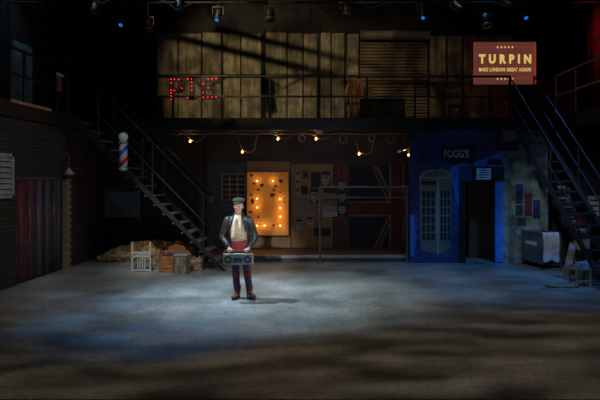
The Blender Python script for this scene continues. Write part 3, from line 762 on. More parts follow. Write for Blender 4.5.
# painted blocks and splats on the wall
PD = [0]
def patch(pl, m, label, nme='painted_patch', Yp=YB, g='painted patches on the shop wall'):
    PD[0] += .0006; c = pl[0]; o0 = Vector((bx(c[0]), Yp - PD[0], bz(c[1])))
    o = MB().prism([(bx(x) - o0.x, -.004, bz(y) - o0.z) for x, y in pl], (0, .004, 0)).build(nme, m); o.location = o0
    tag(o, label, 'painted patch', g)
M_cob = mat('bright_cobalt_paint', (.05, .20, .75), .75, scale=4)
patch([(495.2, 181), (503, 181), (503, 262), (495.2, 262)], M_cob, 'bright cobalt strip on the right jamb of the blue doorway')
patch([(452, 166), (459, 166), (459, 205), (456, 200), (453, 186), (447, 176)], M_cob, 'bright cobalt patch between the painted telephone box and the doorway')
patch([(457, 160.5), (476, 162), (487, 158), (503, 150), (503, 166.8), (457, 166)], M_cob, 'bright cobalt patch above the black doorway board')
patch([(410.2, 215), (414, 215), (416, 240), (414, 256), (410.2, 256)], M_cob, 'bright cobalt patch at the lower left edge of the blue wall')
M_mar = mat('maroon_wall_paint', (.14, .015, .05), .8)
patch([(495, 141), (519, 141), (519, 151), (495, 151)], M_mar, 'maroon painted block where the blue wall meets the pale wall')
patch([(487, 159.2), (502, 159.2), (502, 165), (487, 165)], mat('dark_maroon_paint', (.07, .01, .03), .8), 'darker maroon block just above the doorway board')
def splat(cx, cy, rx, ry, m, label):
    pl = []
    for k in range(22):
        a = 2 * PI * k / 22; r = rg.uniform(.55, 1.15)
        pl.append((cx + rx * r * math.cos(a), cy + ry * r * math.sin(a)))
    patch(pl, m, label, 'painted_splat')
M_nv = mat('navy_splat_paint', (.02, .03, .12), .8)
splat(480, 156, 5, 4, mat('purple_splat_paint', (.10, .03, .12), .8), 'purple splat right of the FOGG\'S sign')
splat(488, 150, 4, 4, M_nv, 'navy splat above the dark maroon block')
splat(425, 160, 6, 6, M_nv, 'navy splat left of the FOGG\'S sign')
splat(436, 168, 5, 3, mat('blue_grey_splat', (.04, .05, .12), .8), 'blue-grey splat over the painted telephone box')
splat(472, 168, 5, 4, mat('dusky_blue_splat', (.05, .06, .22), .8), 'dusky blue splat left of the doorway board')
YPW = YB - .002
def wposter(a, b, c, d, k, lab, Y=YPW, grp='posters on the pale wall'): P(a, b, c, d, k, lab, Y, grp)
wposter(515.5, 184, 523, 204, 'blue', 'tall blue poster with white print on the pale wall')
wposter(515.5, 205, 523, 215.5, 'dark', 'black poster under the tall blue poster')
wposter(524.5, 194, 532, 216, 'dred', 'red poster in the middle of the pale wall')
wposter(533, 200, 540, 219, 'blue', 'dark blue poster right of the red poster on the pale wall')
wposter(517, 217.5, 526, 226, 'blue', 'small blue poster low on the pale wall above the laundry cart')
YQ = 14.1
for a in ((558, 186, 566, 199, 'pale', 'white printed poster beside the pale wall, behind the right stairs'), (567, 188, 575, 204, 'tri', 'white poster with red and blue bands, upper, behind the right stairs'),
          (578, 168, 588, 186, 'blue', 'blue poster high behind the right stairs'), (576, 190, 585, 208, 'blue', 'blue poster in the middle behind the right stairs'),
          (562, 206, 574, 218, 'pale', 'pale poster under the banded one behind the right stairs'), (568, 220, 586, 232, 'tri', 'wide red and blue banded poster low behind the right stairs'),
          (588, 196, 599, 216, 'pale', 'pale poster at the far right edge behind the stairs'), (588, 222, 598, 240, 'dred', 'dull red poster at the far right edge behind the stairs')):
    wposter(*a, YQ, 'posters behind the right staircase')
# laundry cart
cc = Vector((4.82, 12.55, 0))
lc = thing('laundry_cart', 'dark grey metal laundry cart against the pale wall under the posters', 'cart', cc, 0)
M_cart = mat('dull_grey_cart_metal', (.13, .15, .17), .5, .4)
fl_, fr_, bl_, br_ = (0, 0), (.50, .10), (-.16, .82), (.34, .92)
m = MB()
def wall_quad(a, b, z0, z1, th=.02):
    a = Vector((*a, 0)); b = Vector((*b, 0)); n_ = Vector((-(b - a).y, (b - a).x, 0)).normalized() * th
    m.prism([a + Vector((0, 0, z0)), b + Vector((0, 0, z0)), b + Vector((0, 0, z1)), a + Vector((0, 0, z1))], n_)
for a, b in ((fl_, fr_), (fr_, br_), (br_, bl_), (bl_, fl_)): wall_quad(a, b, .11, .80)
m.prism([(*fl_, .11), (*fr_, .11), (*br_, .11), (*bl_, .11)], (0, 0, .02)); m.build('tub', M_cart, lc)
MB().tube([(*a, .80) for a in (fl_, fr_, br_, bl_, fl_)], .018, 8).build('rim', M_steel2, lc)
MB().tube([(*a, .12) for a in (fl_, fr_, br_, bl_, fl_)], .016, 8).build('base_frame', M_steel2, lc)
for a in (fl_, fr_, br_, bl_):
    c = Vector((*a, 0)).lerp(Vector((.17, .46, 0)), .12)
    w1 = MB().cyl(c + Vector((-.012, 0, .045)), c + Vector((.012, 0, .045)), .045, 14).build('wheel', M_black, lc)
    MB().b2(c + Vector((-.018, -.01, .045)), c + Vector((.018, .01, .11))).build('caster_fork', M_steel2, w1)
tx_ = text('lettering', 'LAUNDRY', (-.085, .40, .56), .09, mat('white_stencil', (.85, .87, .9), .7), lc, width=.5, rz=math.atan2(-.82, .16))
# towel
tw = Vector((4.82, 12.55, 0))
m = MB(); nx, nz = 24, 12
V = {}
for j in range(nz + 1):
    for i in range(nx + 1):
        u = i / nx; v = j / nz
        x = .03 + .40 * u + .012 * math.sin(v * 5); fold = .018 * math.sin(u * 19 + v * 1.2) * (.25 + v)
        z = .83 - v * (.66 + .03 * math.sin(u * 9))
        V[i, j] = m.bm.verts.new((x, x * .2 - .035 - .03 * v - abs(fold) + (.0), z))
for j in range(nz):
    for i in range(nx): m.bm.faces.new((V[i, j], V[i + 1, j], V[i + 1, j + 1], V[i, j + 1]))
for i in range(nx):
    pass
top = [V[i, 0] for i in range(nx + 1)]
over = [m.bm.verts.new(v.co + Vector((-.015, .09, .005))) for v in top]
dwn = [m.bm.verts.new(v.co + Vector((-.02, .11, -.25))) for v in top]
for a, b in ((over, top), (dwn, over)):
    for i in range(nx): m.bm.faces.new((a[i], a[i + 1], b[i + 1], b[i]))
o = m.build('towel', mat('pale_lilac_towel', (.52, .54, .62), .9), None, True); o.location = tw
sm = o.modifiers.new('s', 'SOLIDIFY'); sm.thickness = .008
tag(o, 'pale crumpled towel draped over the front of the laundry cart', 'towel')
# leaning plank, small table, cloth heap, boards behind stairs
a = fl(566, 277); b = at(572, 244, a.y + .5)
o = MB().bar((0, 0, .006), Vector((b.x - a.x, .45, b.z)), .15, .025, up=(0, 1, 0)).build('plank', mat('pale_scuffed_timber', (.36, .32, .27), .7, scale=5)); o.location = a
tag(o, 'pale scuffed plank leaning beside the laundry cart', 'plank')
c = fl(580, 287)
st = thing('wooden_stool', 'small worn wooden stool at the foot of the right stairs', 'stool', c, .25); st.scale = (.8, .8, .9)
M_ws = mat('worn_stool_wood', (.34, .25, .16), .7, scale=6)
MB().b2((-.22, -.14, .37), (.22, .14, .40), .005).build('seat', M_ws, st)
for x in (-.19, .19):
    for y in (-.11, .11): MB().b2((x - .022, y - .022, 0), (x + .022, y + .022, .37)).build('leg', M_ws, st)
for y in (-.11, .11): MB().b2((-.18, y - .012, .12), (.18, y + .012, .16)).build('stretcher', M_ws, st)
o = thing('folded_cloth', 'pale grey cloth bundle lying on the wooden stool', 'cloth', c + Vector((0.02, 0, .361)), .3); o.scale = (.75, .8, .8)
m = MB()
for k in range(3): m.box((0.01 * k, 0, .025 + k * .045), (.34 - .03 * k, .2, .045), Matrix.Rotation(.08 * k, 3, 'Z'), .015)
m.build('folds', mat('pale_grey_cloth', (.40, .42, .46), .9), o)
# cable heap on the floor
m = MB(); c = fl(554, 288)
for k in range(9):
    r = .04 + .018 * k
    pts = [(-.0 + (r * 1.5) * math.cos(a * PI / 10 + k) * 1.2 + .02 * k, r * .9 * math.sin(a * PI / 10 + k), .012 + .016 * (k % 4)) for a in range(19)]
    m.tube(pts, .012, 6)
m.tube([(-.25, -.05, .012), (-.1, -.24, .012), (.1, -.28, .012)], .012, 6)
o = m.build('rope_coil', mat('tan_rope', (.32, .27, .2), .8)); o.location = c
tag(o, 'loose coil of tan rope on the floor in front of the wooden stool', 'rope')
for i, (px, pyt, pyb, col, lab) in enumerate(((580, 238, 266, (.34, .26, .22), 'brown board leaning upright behind the right stairs'), (590, 236, 266, (.4, .42, .48), 'pale board leaning upright at the far right, behind the stairs'))):
    b0 = fl(px, pyb)
    o = MB().bar((0, 0, .004), (.04, .40, .85), .2, .03, up=(0, 1, 0)).build('leaning_board', mat('leaning_board_%s' % ('brown', 'pale')[i], col, .7)); o.location = b0
    tag(o, lab, 'board', 'boards behind the right staircase')
# red curtain right gallery
m = MB(); prev = None
for j in range(41):
    y = 13.9 - j * .12; x = 6.5 + .05 * math.sin(j * 1.3)
    a = m.bm.verts.new((x, y, 3.56)); b = m.bm.verts.new((x, y, 6.6))
    if prev: m.bm.faces.new((prev[0], a, b, prev[1]))
    prev = (a, b)
o = m.build('red_curtain', mat('deep_red_drape', (.20, .02, .03), .9), None, True); o.modifiers.new('s', 'SOLIDIFY').thickness = .01
tag(o, 'deep red curtain hanging behind the right gallery railing', 'curtain')

# ================================================================== LEFT WALL OBJECTS
# louvre vent
lv = thing('louvred_vent', 'pale grey louvred vent high on the left brick wall', 'vent', (XL, 9.9, 1.70))
M_lv = mat('pale_grey_vent', (.34, .36, .37), .6)
y0, y1 = -.55, .59; H = .84
MB().b2((.0, y0, 0), (.06, y0 + .07, H)).b2((0, y1 - .07, 0), (.06, y1, H)).b2((0, y0, 0), (.06, y1, .06)).b2((0, y0, H - .06), (.06, y1, H)).build('frame', M_lv, lv)
for k in range(7):
    z = .075 + k * .103
    MB().prism([(.005, y0 + .07, z + .08), (.05, y0 + .07, z), (.058, y0 + .07, z + .008), (.013, y0 + .07, z + .09)], (0, y1 - y0 - .14, 0)).build('slat', M_lv, lv)
MB().b2((.0, y0 + .05, .05), (.004, y1 - .05, H - .05)).build('backing', M_black, lv)
# strip curtain
sc = thing('strip_curtain', 'translucent hanging strip curtain in the brick doorway, reddish at its left', 'curtain', (XL - .04, (cy0 + cy1) / 2, 0))
ns = 11; Wd = cy1 - cy0
for k in range(ns):
    cc_ = ((.20, .05, .07), (.26, .07, .09), (.15, .07, .09), (.24, .10, .12), (.12, .08, .10), (.20, .20, .25), (.08, .06, .09), (.17, .17, .22), (.08, .07, .09), (.12, .12, .16), (.16, .16, .20))[k]
    m = MB(); yk = -Wd / 2 + (k + .5) * Wd / ns; hw = Wd / ns * .58
    vs = []
    for i in range(7):
        u = -1 + i / 3
        yy = yk + hw * u; x = .03 * (1 - u * u) + (.012 if k % 2 else 0)
        vs.append((m.bm.verts.new((x, yy, .03)), m.bm.verts.new((x, yy, 2.06))))
    for p_, q_ in zip(vs, vs[1:]): m.bm.faces.new((p_[0], q_[0], q_[1], p_[1]))
    o = m.build('strip', mat('plastic_strip_%s' % 'abcdefghijk'[k], tuple(v * .6 for v in cc_), .25, 0, scale=3, stretch=(1, 8, .5)), sc, True)
    o.modifiers.new('s', 'SOLIDIFY').thickness = .004
MB().b2((-.03, -Wd / 2, 2.04), (.04, Wd / 2, 2.10)).build('header_rail', M_steel2, sc)
# wall lamp with conical shade
wl = thing('wall_lamp', 'gooseneck wall lamp with pale conical shade above the strip curtain', 'lamp', (XL, 12.55, 2.58))
p = Vector((.17, -.10, -.42))
MB().tube([(0, 0, 0), (.10, -.02, .05), (.16, -.06, .0), (.16, -.09, -.18), p + Vector((0, 0, .12))], .011, 8).build('arm', M_steel2, wl)
MB().loft([(p.x, p.y, p.z, .13, .13), (p.x, p.y, p.z + .08, .065, .065), (p.x, p.y, p.z + .15, .02, .02)], 18).build('lamp_shade', mat('pale_enamel', (.42, .46, .50), .4), wl, True)
MB().b2((0, -.05, -.06), (.015, .05, .06)).build('wall_plate', M_steel2, wl)
# cable run along left wall
tag(MB().tube([(XL + .012, 11.8, 2.62), (XL + .012, 12.3, 2.62), (XL + .012, 13.3, 2.62)], .012, 6).build('conduit', M_steel2), 'thin grey conduit along the brick above the strip curtain', 'conduit')
# gallery-left bits
o = thing('notice_board', 'small brown board with a pale lit bar on the left gallery railing', 'board', (-6.0, 12.15, 4.0))
MB().b2((-.01, -.10, 0), (.02, .12, .40)).build('board', mat('brown_board', (.35, .17, .10), .7), o)
MB().b2((.02, -.16, .33), (.05, .16, .39)).build('bar', mat('pale_bar', (.8, .78, .7), .5), o)
# barber pole
g = at(123.4, 171, 12.1)
bp_ = thing('barber_pole', 'red, white and blue barber pole with a pale globe hung by the left staircase', 'barber pole', (g.x, 12.1, g.z))
def barber():
    m = bpy.data.materials.new('barber_stripes'); m.use_nodes = True
    N = m.node_tree.nodes; L = m.node_tree.links; b = N['Principled BSDF']; b.inputs['Roughness'].default_value = .25
    tc = N.new('ShaderNodeTexCoord'); sp = N.new('ShaderNodeSeparateXYZ'); L.new(tc.outputs['Object'], sp.inputs[0])
    an = N.new('ShaderNodeMath'); an.operation = 'ARCTAN2'; L.new(sp.outputs['Y'], an.inputs[0]); L.new(sp.outputs['X'], an.inputs[1])
    dv = N.new('ShaderNodeMath'); dv.operation = 'DIVIDE'; dv.inputs[1].default_value = 2 * PI; L.new(an.outputs[0], dv.inputs[0])
    mz = N.new('ShaderNodeMath'); mz.operation = 'MULTIPLY_ADD'; mz.inputs[1].default_value = -2.1; L.new(sp.outputs['Z'], mz.inputs[0]); L.new(dv.outputs[0], mz.inputs[2])
    fr = N.new('ShaderNodeMath'); fr.operation = 'FRACT'; L.new(mz.outputs[0], fr.inputs[0])
    r = N.new('ShaderNodeValToRGB'); r.color_ramp.interpolation = 'CONSTANT'; e = r.color_ramp.elements
    e[0].color = (.55, .56, .60, 1); e[1].position = .28; e[1].color = (.65, .03, .03, 1)
    x = e.new(.5); x.color = (.75, .75, .78, 1); x = e.new(.75); x.color = (.03, .12, .6, 1)
    L.new(fr.outputs[0], r.inputs[0]); L.new(r.outputs[0], b.inputs['Base Color'])
    return m
MB().cyl((0, 0, .07), (0, 0, .60), .085, 24).build('striped_cylinder', barber(), bp_, True)
MB().loft([(0, 0, 0, .05, .05), (0, 0, .03, .10, .10), (0, 0, .07, .10, .10)], 20).build('base_cap', mat('pale_metal_cap', (.5, .52, .54), .35, .5), bp_, True)
MB().loft([(0, 0, .60, .10, .10), (0, 0, .64, .10, .10), (0, 0, .67, .05, .05)], 20).build('top_cap', MATS['pale_metal_cap'], bp_, True)
MB().ball((0, 0, .75), .098, 18).build('globe', mat('frosted_pale_green_globe', (.55, .66, .62), .4, emit=(.5, .7, .65), es=.07), bp_, True)
MB().cyl((0, 0, .63), (.42, .0, .63), .012).cyl((0, 0, .05), (.42, .0, .05), .012).cyl((.42, .0, -.2), (.42, .0, .72), .016).cyl((.42, 0, .0), (.42, .27, .0), .014).build('bracket', M_steel, bp_)

# ================================================================== PROPS LEFT
# sack heap
m = MB(); c = Vector((at(141, 250, 13.9).x, 13.9, 0)); rs = random.Random(11)
for k in range(26):
    u = k / 25; x = -.95 + 1.85 * u; hh = .10 + .36 * math.sin(min(1, u * 1.25) * PI * .62)
    m.ball((x, rs.uniform(-.12, .12), hh * .5), (.17 + .05 * rs.random(), .2, hh * .62 + .02), 12, Matrix.Rotation(rs.uniform(-.5, .5), 3, 'Y'))
o = m.build('sacking_heap', mat('tan_sacking', (.75, .50, .25), .95, scale=9, col2=(.22, .12, .05), bump=.6, lo=.38, hi=.6), None, True); o.location = c
rm = o.modifiers.new('r', 'REMESH'); rm.mode = 'VOXEL'; rm.voxel_size = .03
tx2 = bpy.data.textures.new('crumple', 'CLOUDS'); tx2.noise_scale = .12
dm = o.modifiers.new('d', 'DISPLACE'); dm.texture = tx2; dm.strength = .07; dm.mid_level = .6
tag(o, 'heap of tan sacking lying along the back wall behind the small chair', 'sacking')

# pale small chair
c = fl(141.5, 271.5); M_cw = mat('chipped_white_chair_paint', (.42, .45, .48), .6, scale=9, col2=(.25, .25, .25), lo=.3, hi=.5)
ch = thing('wooden_chair', 'small chipped white wooden chair in front of the sacking heap', 'chair', c, 0)
hw = .20
for x in (-hw, hw):
    MB().b2((x - .017, -.02, 0), (x + .017, .015, .66)).build('back_leg', M_cw, ch)
    MB().b2((x - .016, .26, 0), (x + .016, .295, .32)).build('front_leg', M_cw, ch)
    MB().b2((x - .012, .015, .10), (x + .012, .26, .13)).build('side_stretcher', M_cw, ch)
MB().b2((-hw - .01, -.02, .32), (hw + .01, .30, .345), .004).build('seat', M_cw, ch)
MB().b2((-hw, -.012, .40), (hw, .012, .44)).build('back_rail', M_cw, ch)
MB().b2((-hw, -.016, .02), (hw, .012, .05)).build('stretcher', M_cw, ch)
for x in (-.085, -.03, .025, .08): MB().b2((x - .011, -.008, .05), (x + .011, .008, .32)).build('slat', M_cw, ch)

# orange crate with bottles
c = fl(166.5, 272.5)
M_oc = mat('orange_crate_wood', (.50, .21, .06), .6, scale=7, col2=(.16, .06, .02), stretch=(1, 1, 3)); M_oc2 = mat('dark_crate_wood', (.22, .09, .03), .6, scale=4)
cr = thing('wooden_crate', 'orange-brown wooden crate holding bottles left of the steel trunk', 'crate', c, .03)
w_, d_, h_ = .32, .30, .36
for k in range(4):
    z = .01 + k * .09
    MB().b2((-w_ / 2, 0, z), (w_ / 2, .018, z + .078)).build('board', M_oc, cr)
    MB().b2((-w_ / 2, d_ - .018, z), (w_ / 2, d_, z + .085)).build('board', M_oc, cr)
    MB().b2((-w_ / 2, .018, z), (-w_ / 2 + .018, d_ - .018, z + .085)).b2((w_ / 2 - .018, .018, z), (w_ / 2, d_ - .018, z + .085)).build('side_board', M_oc, cr)
for x in (-w_ / 2 - .0, w_ / 2 - .035): MB().b2((x, -.012, 0), (x + .035, 0, h_)).build('corner_batten', M_oc2, cr)
MB().b2((-w_ / 2 + .02, .02, .02), (w_ / 2 - .02, d_ - .02, .12)).build('floor_board', M_oc2, cr)
M_gl = mat('dark_bottle_glass', (.10, .05, .06), .15); M_cap = mat('pinkish_bottle_cap', (.55, .22, .20), .4)
bt = None; k = 0
for j in range(2):
    for i in range(5):
        loc = c + Vector((-.108 + i * .054, .085 + j * .11, .12))
        lab = '%s bottle of the %s row in the orange crate' % (('leftmost', 'second from left', 'middle', 'second from right', 'rightmost')[i], ('front', 'rear')[j])
        if bt is None:
            bt = thing('bottle', lab, 'bottle', loc, 0, 'bottles in the orange crate')
            MB().loft([(0, 0, 0, .024, .024), (0, 0, .20, .024, .024), (0, 0, .25, .011, .011), (0, 0, .325, .010, .010)], 12).build('glass', M_gl, bt, True)
            MB().cyl((0, 0, .325), (0, 0, .345), .013).build('cap', M_cap, bt)
        else:
            q_ = dup(bt); q_.location = loc; q_['label'] = lab
# steel trunk standing on end
c = fl(180.5, 274.2)
tk = thing('metal_trunk', 'battered grey metal trunk standing between the two crates', 'trunk', c, -.05)
M_tk = mat('battered_grey_metal', (.42, .38, .31), .5, .2, scale=7, col2=(.12, .08, .05), lo=.35, hi=.6, stretch=(3, 3, .8))
M_tl = mat('pale_trunk_lid', (.30, .33, .33), .5, .2)
MB().b2((-.145, 0, 0), (.145, .22, .385), .012).build('body', M_tk, tk)
MB().b2((-.155, -.01, .387), (.155, .23, .42), .012).build('lid', M_tl, tk)
for x in (-.132, .132): MB().b2((x - .012, -.008, .01), (x + .012, 0, .38)).build('edge_strip', M_steel2, tk)
MB().b2((-.02, -.012, .33), (.02, 0, .385)).build('latch', mat('brass_catch', (.6, .45, .2), .3, .8), tk)
MB().tube([(-.04, 0, .2), (-.04, -.03, .19), (.04, -.03, .19), (.04, 0, .2)], .006, 6).build('handle', MATS['brass_catch'], tk)
# brown suitcase leaning, behind
c = at(180, 254, 12.72); c.z = 0
bk = thing('leather_suitcase', 'brown leather suitcase standing behind the metal trunk', 'suitcase', c, 0)
M_le = mat('tan_leather', (.26, .12, .05), .5, scale=6)
R = Matrix.Rotation(.0, 3, 'X')
MB().prism([(-.27, 0, 0), (.27, 0, 0), (.27, 0, .44), (.24, 0, .50), (-.14, 0, .53), (-.27, 0, .47)], (0, .09, 0)).build('body', M_le, bk)
MB().prism([(-.272, .093, 0), (.272, .093, 0), (.272, .093, .45), (.24, .093, .51), (-.14, .093, .54), (-.272, .093, .48)], (0, .08, 0)).build('lid', mat('dark_tan_leather', (.22, .10, .04), .5), bk)
MB().tube([(-.08, .09, .52), (-.07, .09, .57), (.05, .09, .57), (.07, .09, .51)], .012, 8).build('handle', MATS['dark_tan_leather'], bk)
# small crate right
c = fl(195.5, 271.0)
c2 = thing('wooden_crate', 'small pale patched wooden crate nearest the foot of the left stairs', 'crate', c, .06)
M_pc = mat('pale_patched_crate', (.45, .33, .24), .7, scale=10, col2=(.26, .10, .06), lo=.4, hi=.55)
for k in range(3):
    z = .01 + k * .088
    MB().b2((-.14, 0, z), (.14, .016, z + .078)).build('board', M_pc, c2)
    MB().b2((-.14, .22, z), (.14, .236, z + .078)).build('board', M_pc, c2)
    MB().b2((-.14, .016, z), (-.124, .22, z + .078)).b2((.124, .016, z), (.14, .22, z + .078)).build('side_board', M_pc, c2)
MB().b2((-.12, .018, .02), (.12, .218, .05)).build('floor_board', M_oc2, c2)
for i, (x, col, lab) in enumerate(((-.07, (.3, .14, .06), 'left brown bundle poking from the small pale crate'), (.06, (.36, .2, .1), 'right brown bundle poking from the small pale crate'))):
    o = MB().ball((0, 0, .13), (.055, .07, .13), 12).cyl((0, 0, .23), (.01, 0, .275), .02).build('cloth_bundle', mat('bundle_%s' % ('dark', 'light')[i], col, .8), None, True)
    o.location = c + Vector((x, .115, .05)); tag(o, lab, 'bundle', 'bundles in the small crate')

# ================================================================== THE MAN
mo = Vector((-1.585, 9.53, 0))
man = thing('person', 'man in flat cap, dark leather jacket and red trousers holding a boombox', 'person', mo, 0)
M_sk = mat('skin', (.52, .30, .22), .55, var=.06, scale=9)
b = MB()
# torso
b.loft([(.03, 0, .80, .135, .10), (.03, 0, .90, .145, .105), (.02, 0, 1.0, .13, .095), (.01, 0, 1.12, .14, .10), (0, 0, 1.25, .16, .11), (0, .005, 1.35, .17, .10), (0, .01, 1.40, .13, .08), (0, .01, 1.43, .06, .06)], 20)
b.tube([(0, .015, 1.40), (0, .0, 1.50)], [.056, .052], 12)
# arms
LEG = [((-.055, .0, .86), (-.05, -.01, .48), (-.025, .01, .09)), ((.115, .0, .86), (.15, -.02, .48), (.19, .01, .09))]
for s in (-1, 1):
    sh_, el, wr_ = (s * .175, .01, 1.365), (s * .285, .03, 1.06), (s * .165 + .035, -.17, .885)
    b.tube([(s * .12, .01, 1.37), sh_, Vector(sh_).lerp(Vector(el), .5), el, Vector(el).lerp(Vector(wr_), .4), wr_], [.05, .05, .043, .036, .036, .024], 12)
    # hand: palm over the handle, four curled fingers, thumb underneath
    hx = s * .140 + .035
    b.tube([wr_, (s * .155 + .035, -.20, .876), (hx, -.235, .872)], [(.024, .020), (.036, .018), (.040, .015)], 10)
    for f in range(4):
        fx = hx + (f - 1.5) * .0205; ln = (.92, 1.05, 1.0, .8)[f if s > 0 else 3 - f]
        b.tube([(fx, -.235, .874), (fx, -.235 - .038 * ln, .872), (fx, -.237 - .043 * ln, .850), (fx, -.250, .850 - .022 * ln)], [.0105, .0100, .0092, .0082], 8)
    b.tube([(hx - s * .030, -.205, .870), (hx - s * .048, -.222, .856), (hx - s * .045, -.240, .838)], [.012, .011, .009], 8)
for hp, kn, an in LEG:
    b.tube([hp, Vector(hp).lerp(Vector(kn), .5), kn, Vector(kn).lerp(Vector(an), .35), an, (an[0], an[1] - .02, .05)], [.075, .066, .05, .048, .034, .03], 14)
    b.tube([(an[0], .03, .05), (an[0], -.03, .045), (an[0], -.08, .045)], [.030, .028, .020], 10)
# head: skull, jaw, nose, ears, lips
hz = 1.578
b.ball((0, .005, hz + .02), (.075, .090, .105), 20)
b.tube([(0, -.015, hz - .03), (0, -.030, hz - .075), (0, -.046, hz - .112)], [(.064, .060), (.056, .052), (.036, .030)], 14)
b.tube([(0, -.086, hz + .022), (0, -.100, hz - .010), (0, -.112, hz - .024), (0, -.094, hz - .033)], [.008, .011, .014, .010], 8)
for s in (-1, 1):
    b.ball((s * .076, .012, hz + .0), (.010, .018, .030), 10)
    b.ball((s * .036, -.070, hz - .012), (.022, .018, .018), 10)
    b.ball((s * .030, -.082, hz + .030), (.024, .010, .007), 8)
b.ball((0, -.090, hz - .056), (.024, .010, .007), 8); b.ball((0, -.082, hz - .092), (.022, .014, .016), 8)
bo = b.build('body', M_sk, man, True)
rm = bo.modifiers.new('r', 'REMESH'); rm.mode = 'VOXEL'; rm.voxel_size = .0065; rm.use_smooth_shade = True
sm = bo.modifiers.new('s', 'SMOOTH'); sm.iterations = 2
for s in (-1, 1):
    MB().ball((s * .030, -.083, hz + .014), (.013, .008, .0075), 10).build('eye', mat('eye_white', (.5, .47, .44), .3), man, True)
    MB().ball((s * .030, -.0905, hz + .014), (.0055, .003, .0055), 8).build('iris', mat('dark_iris', (.03, .02, .015), .2), man, True)
    MB().tube([(s * .014, -.0935, hz + .036), (s * .032, -.095, hz + .041), (s * .050, -.082, hz + .034)], .003, 6).build('eyebrow', mat('dark_brown_hair', (.07, .035, .02), .8), man, True)
MB().tube([(-.022, -.097, hz - .055), (0, -.102, hz - .053), (.022, -.097, hz - .055)], .0045, 6).build('lips', mat('lips', (.36, .12, .10), .5), man, True)
m = MB()
m.loft([(0, .012, hz - .05, .060, .080), (0, .012, hz - .01, .078, .092), (0, .010, hz + .05, .079, .097), (0, .010, hz + .09, .070, .088)], 24, (-.20, PI + .20))
ho = m.build('hair', MATS['dark_brown_hair'], man, True); ho.modifiers.new('s', 'SOLIDIFY').thickness = .010
# short beard along the jaw
# flat cap
M_tweed = mat('dark_tweed', (.045, .036, .030), .95, scale=60)
m = MB(); m.ball((0, .010, hz + .116), (.108, .122, .046), 22, Matrix.Rotation(.16, 3, 'X')); m.loft([(0, .008, hz + .068, .080, .097), (0, .008, hz + .112, .088, .106)], 24)
m.build('cap_crown', M_tweed, man, True)
m = MB(); m.ball((0, -.098, hz + .082), (.070, .048, .008), 16, Matrix.Rotation(.28, 3, 'X')); m.build('cap_peak', M_tweed, man, True)
# shirt
M_shirt = mat('cream_patterned_shirt', (.50, .43, .32), .85, scale=30, col2=(.22, .17, .12), lo=.35, hi=.55)
m = MB(); m.loft([(.028, 0, .985, .152, .116), (.02, 0, 1.04, .155, .122), (.01, 0, 1.12, .158, .124), (0, 0, 1.25, .172, .128), (0, .0, 1.35, .176, .116), (0, .008, 1.405, .12, .092), (0, .008, 1.435, .070, .070)], 28)
m.build('shirt', M_shirt, man, True)
# scarf
M_scarf = mat('cream_scarf', (.78, .70, .56), .9, scale=20)
m = MB(); nn = 20
m.tube([(.072 * math.cos(a * 2 * PI / nn), .004 + .072 * math.sin(a * 2 * PI / nn), 1.425 + .008 * math.sin(a * 3) - (.012 if 10 < a < 20 else 0)) for a in range(nn + 1)], [(.016, .020)] * (nn + 1), 10)
m.tube([(-.03, -.075, 1.435), (-.052, -.118, 1.36), (-.066, -.146, 1.25), (-.075, -.142, 1.12), (-.078, -.14, 1.05)], [(.022, .012), (.026, .012), (.027, .011), (.029, .010), (.028, .008)], 10)
m.tube([(.03, -.075, 1.435), (.038, -.116, 1.36), (.046, -.142, 1.27), (.050, -.142, 1.18)], [(.022, .012), (.024, .012), (.025, .011), (.024, .008)], 10)
m.tube([(-.035, -.085, 1.41), (0, -.098, 1.385), (.035, -.085, 1.41)], .022, 8)
m.build('scarf', M_scarf, man, True)
# leather jacket
M_lj = mat('dark_green_black_leather', (.032, .033, .030), .42, scale=10, bump=.3)
jr = [(.02, .0, .965, .185, .138), (.015, 0, 1.05, .180, .140), (.01, 0, 1.15, .186, .142), (0, 0, 1.26, .200, .146), (0, .0, 1.345, .205, .134), (0, .008, 1.40, .155, .108), (0, .01, 1.44, .092, .088)]
gaps = [.95, .95, .90, .80, .66, .52, .45]
m = MB(); m.loft(jr, 36, [(-PI / 2 + g_, 3 * PI / 2 - g_) for g_ in gaps])
for s in (-1, 1):
    sh_, el, wr_ = Vector((s * .185, .01, 1.35)), Vector((s * .290, .03, 1.06)), Vector((s * .172 + .035, -.155, .905))
    m.tube([(s * .13, .01, 1.375), sh_, sh_.lerp(el, .3), sh_.lerp(el, .7), el, el.lerp(wr_, .35), el.lerp(wr_, .75), wr_], [.060, .072, .066, .060, .058, .055, .047, .042], 16)
    # lapel
    m.prism([(s * .055, -.105, 1.435), (s * .13, -.108, 1.395), (s * .155, -.128, 1.28), (s * .140, -.128, 1.15), (s * .105, -.138, 1.28)], (0, -.012, 0))
jo = m.build('leather_jacket', M_lj, man, True); jo.modifiers.new('s', 'SOLIDIFY').thickness = .008
m = MB(); m.loft([(0, .012, 1.425, .098, .092), (0, .014, 1.475, .088, .082)], 24, (-PI / 2 + .7, 3 * PI / 2 - .7)); co = m.build('jacket_collar', M_lj, man, True); co.modifiers.new('s', 'SOLIDIFY').thickness = .010
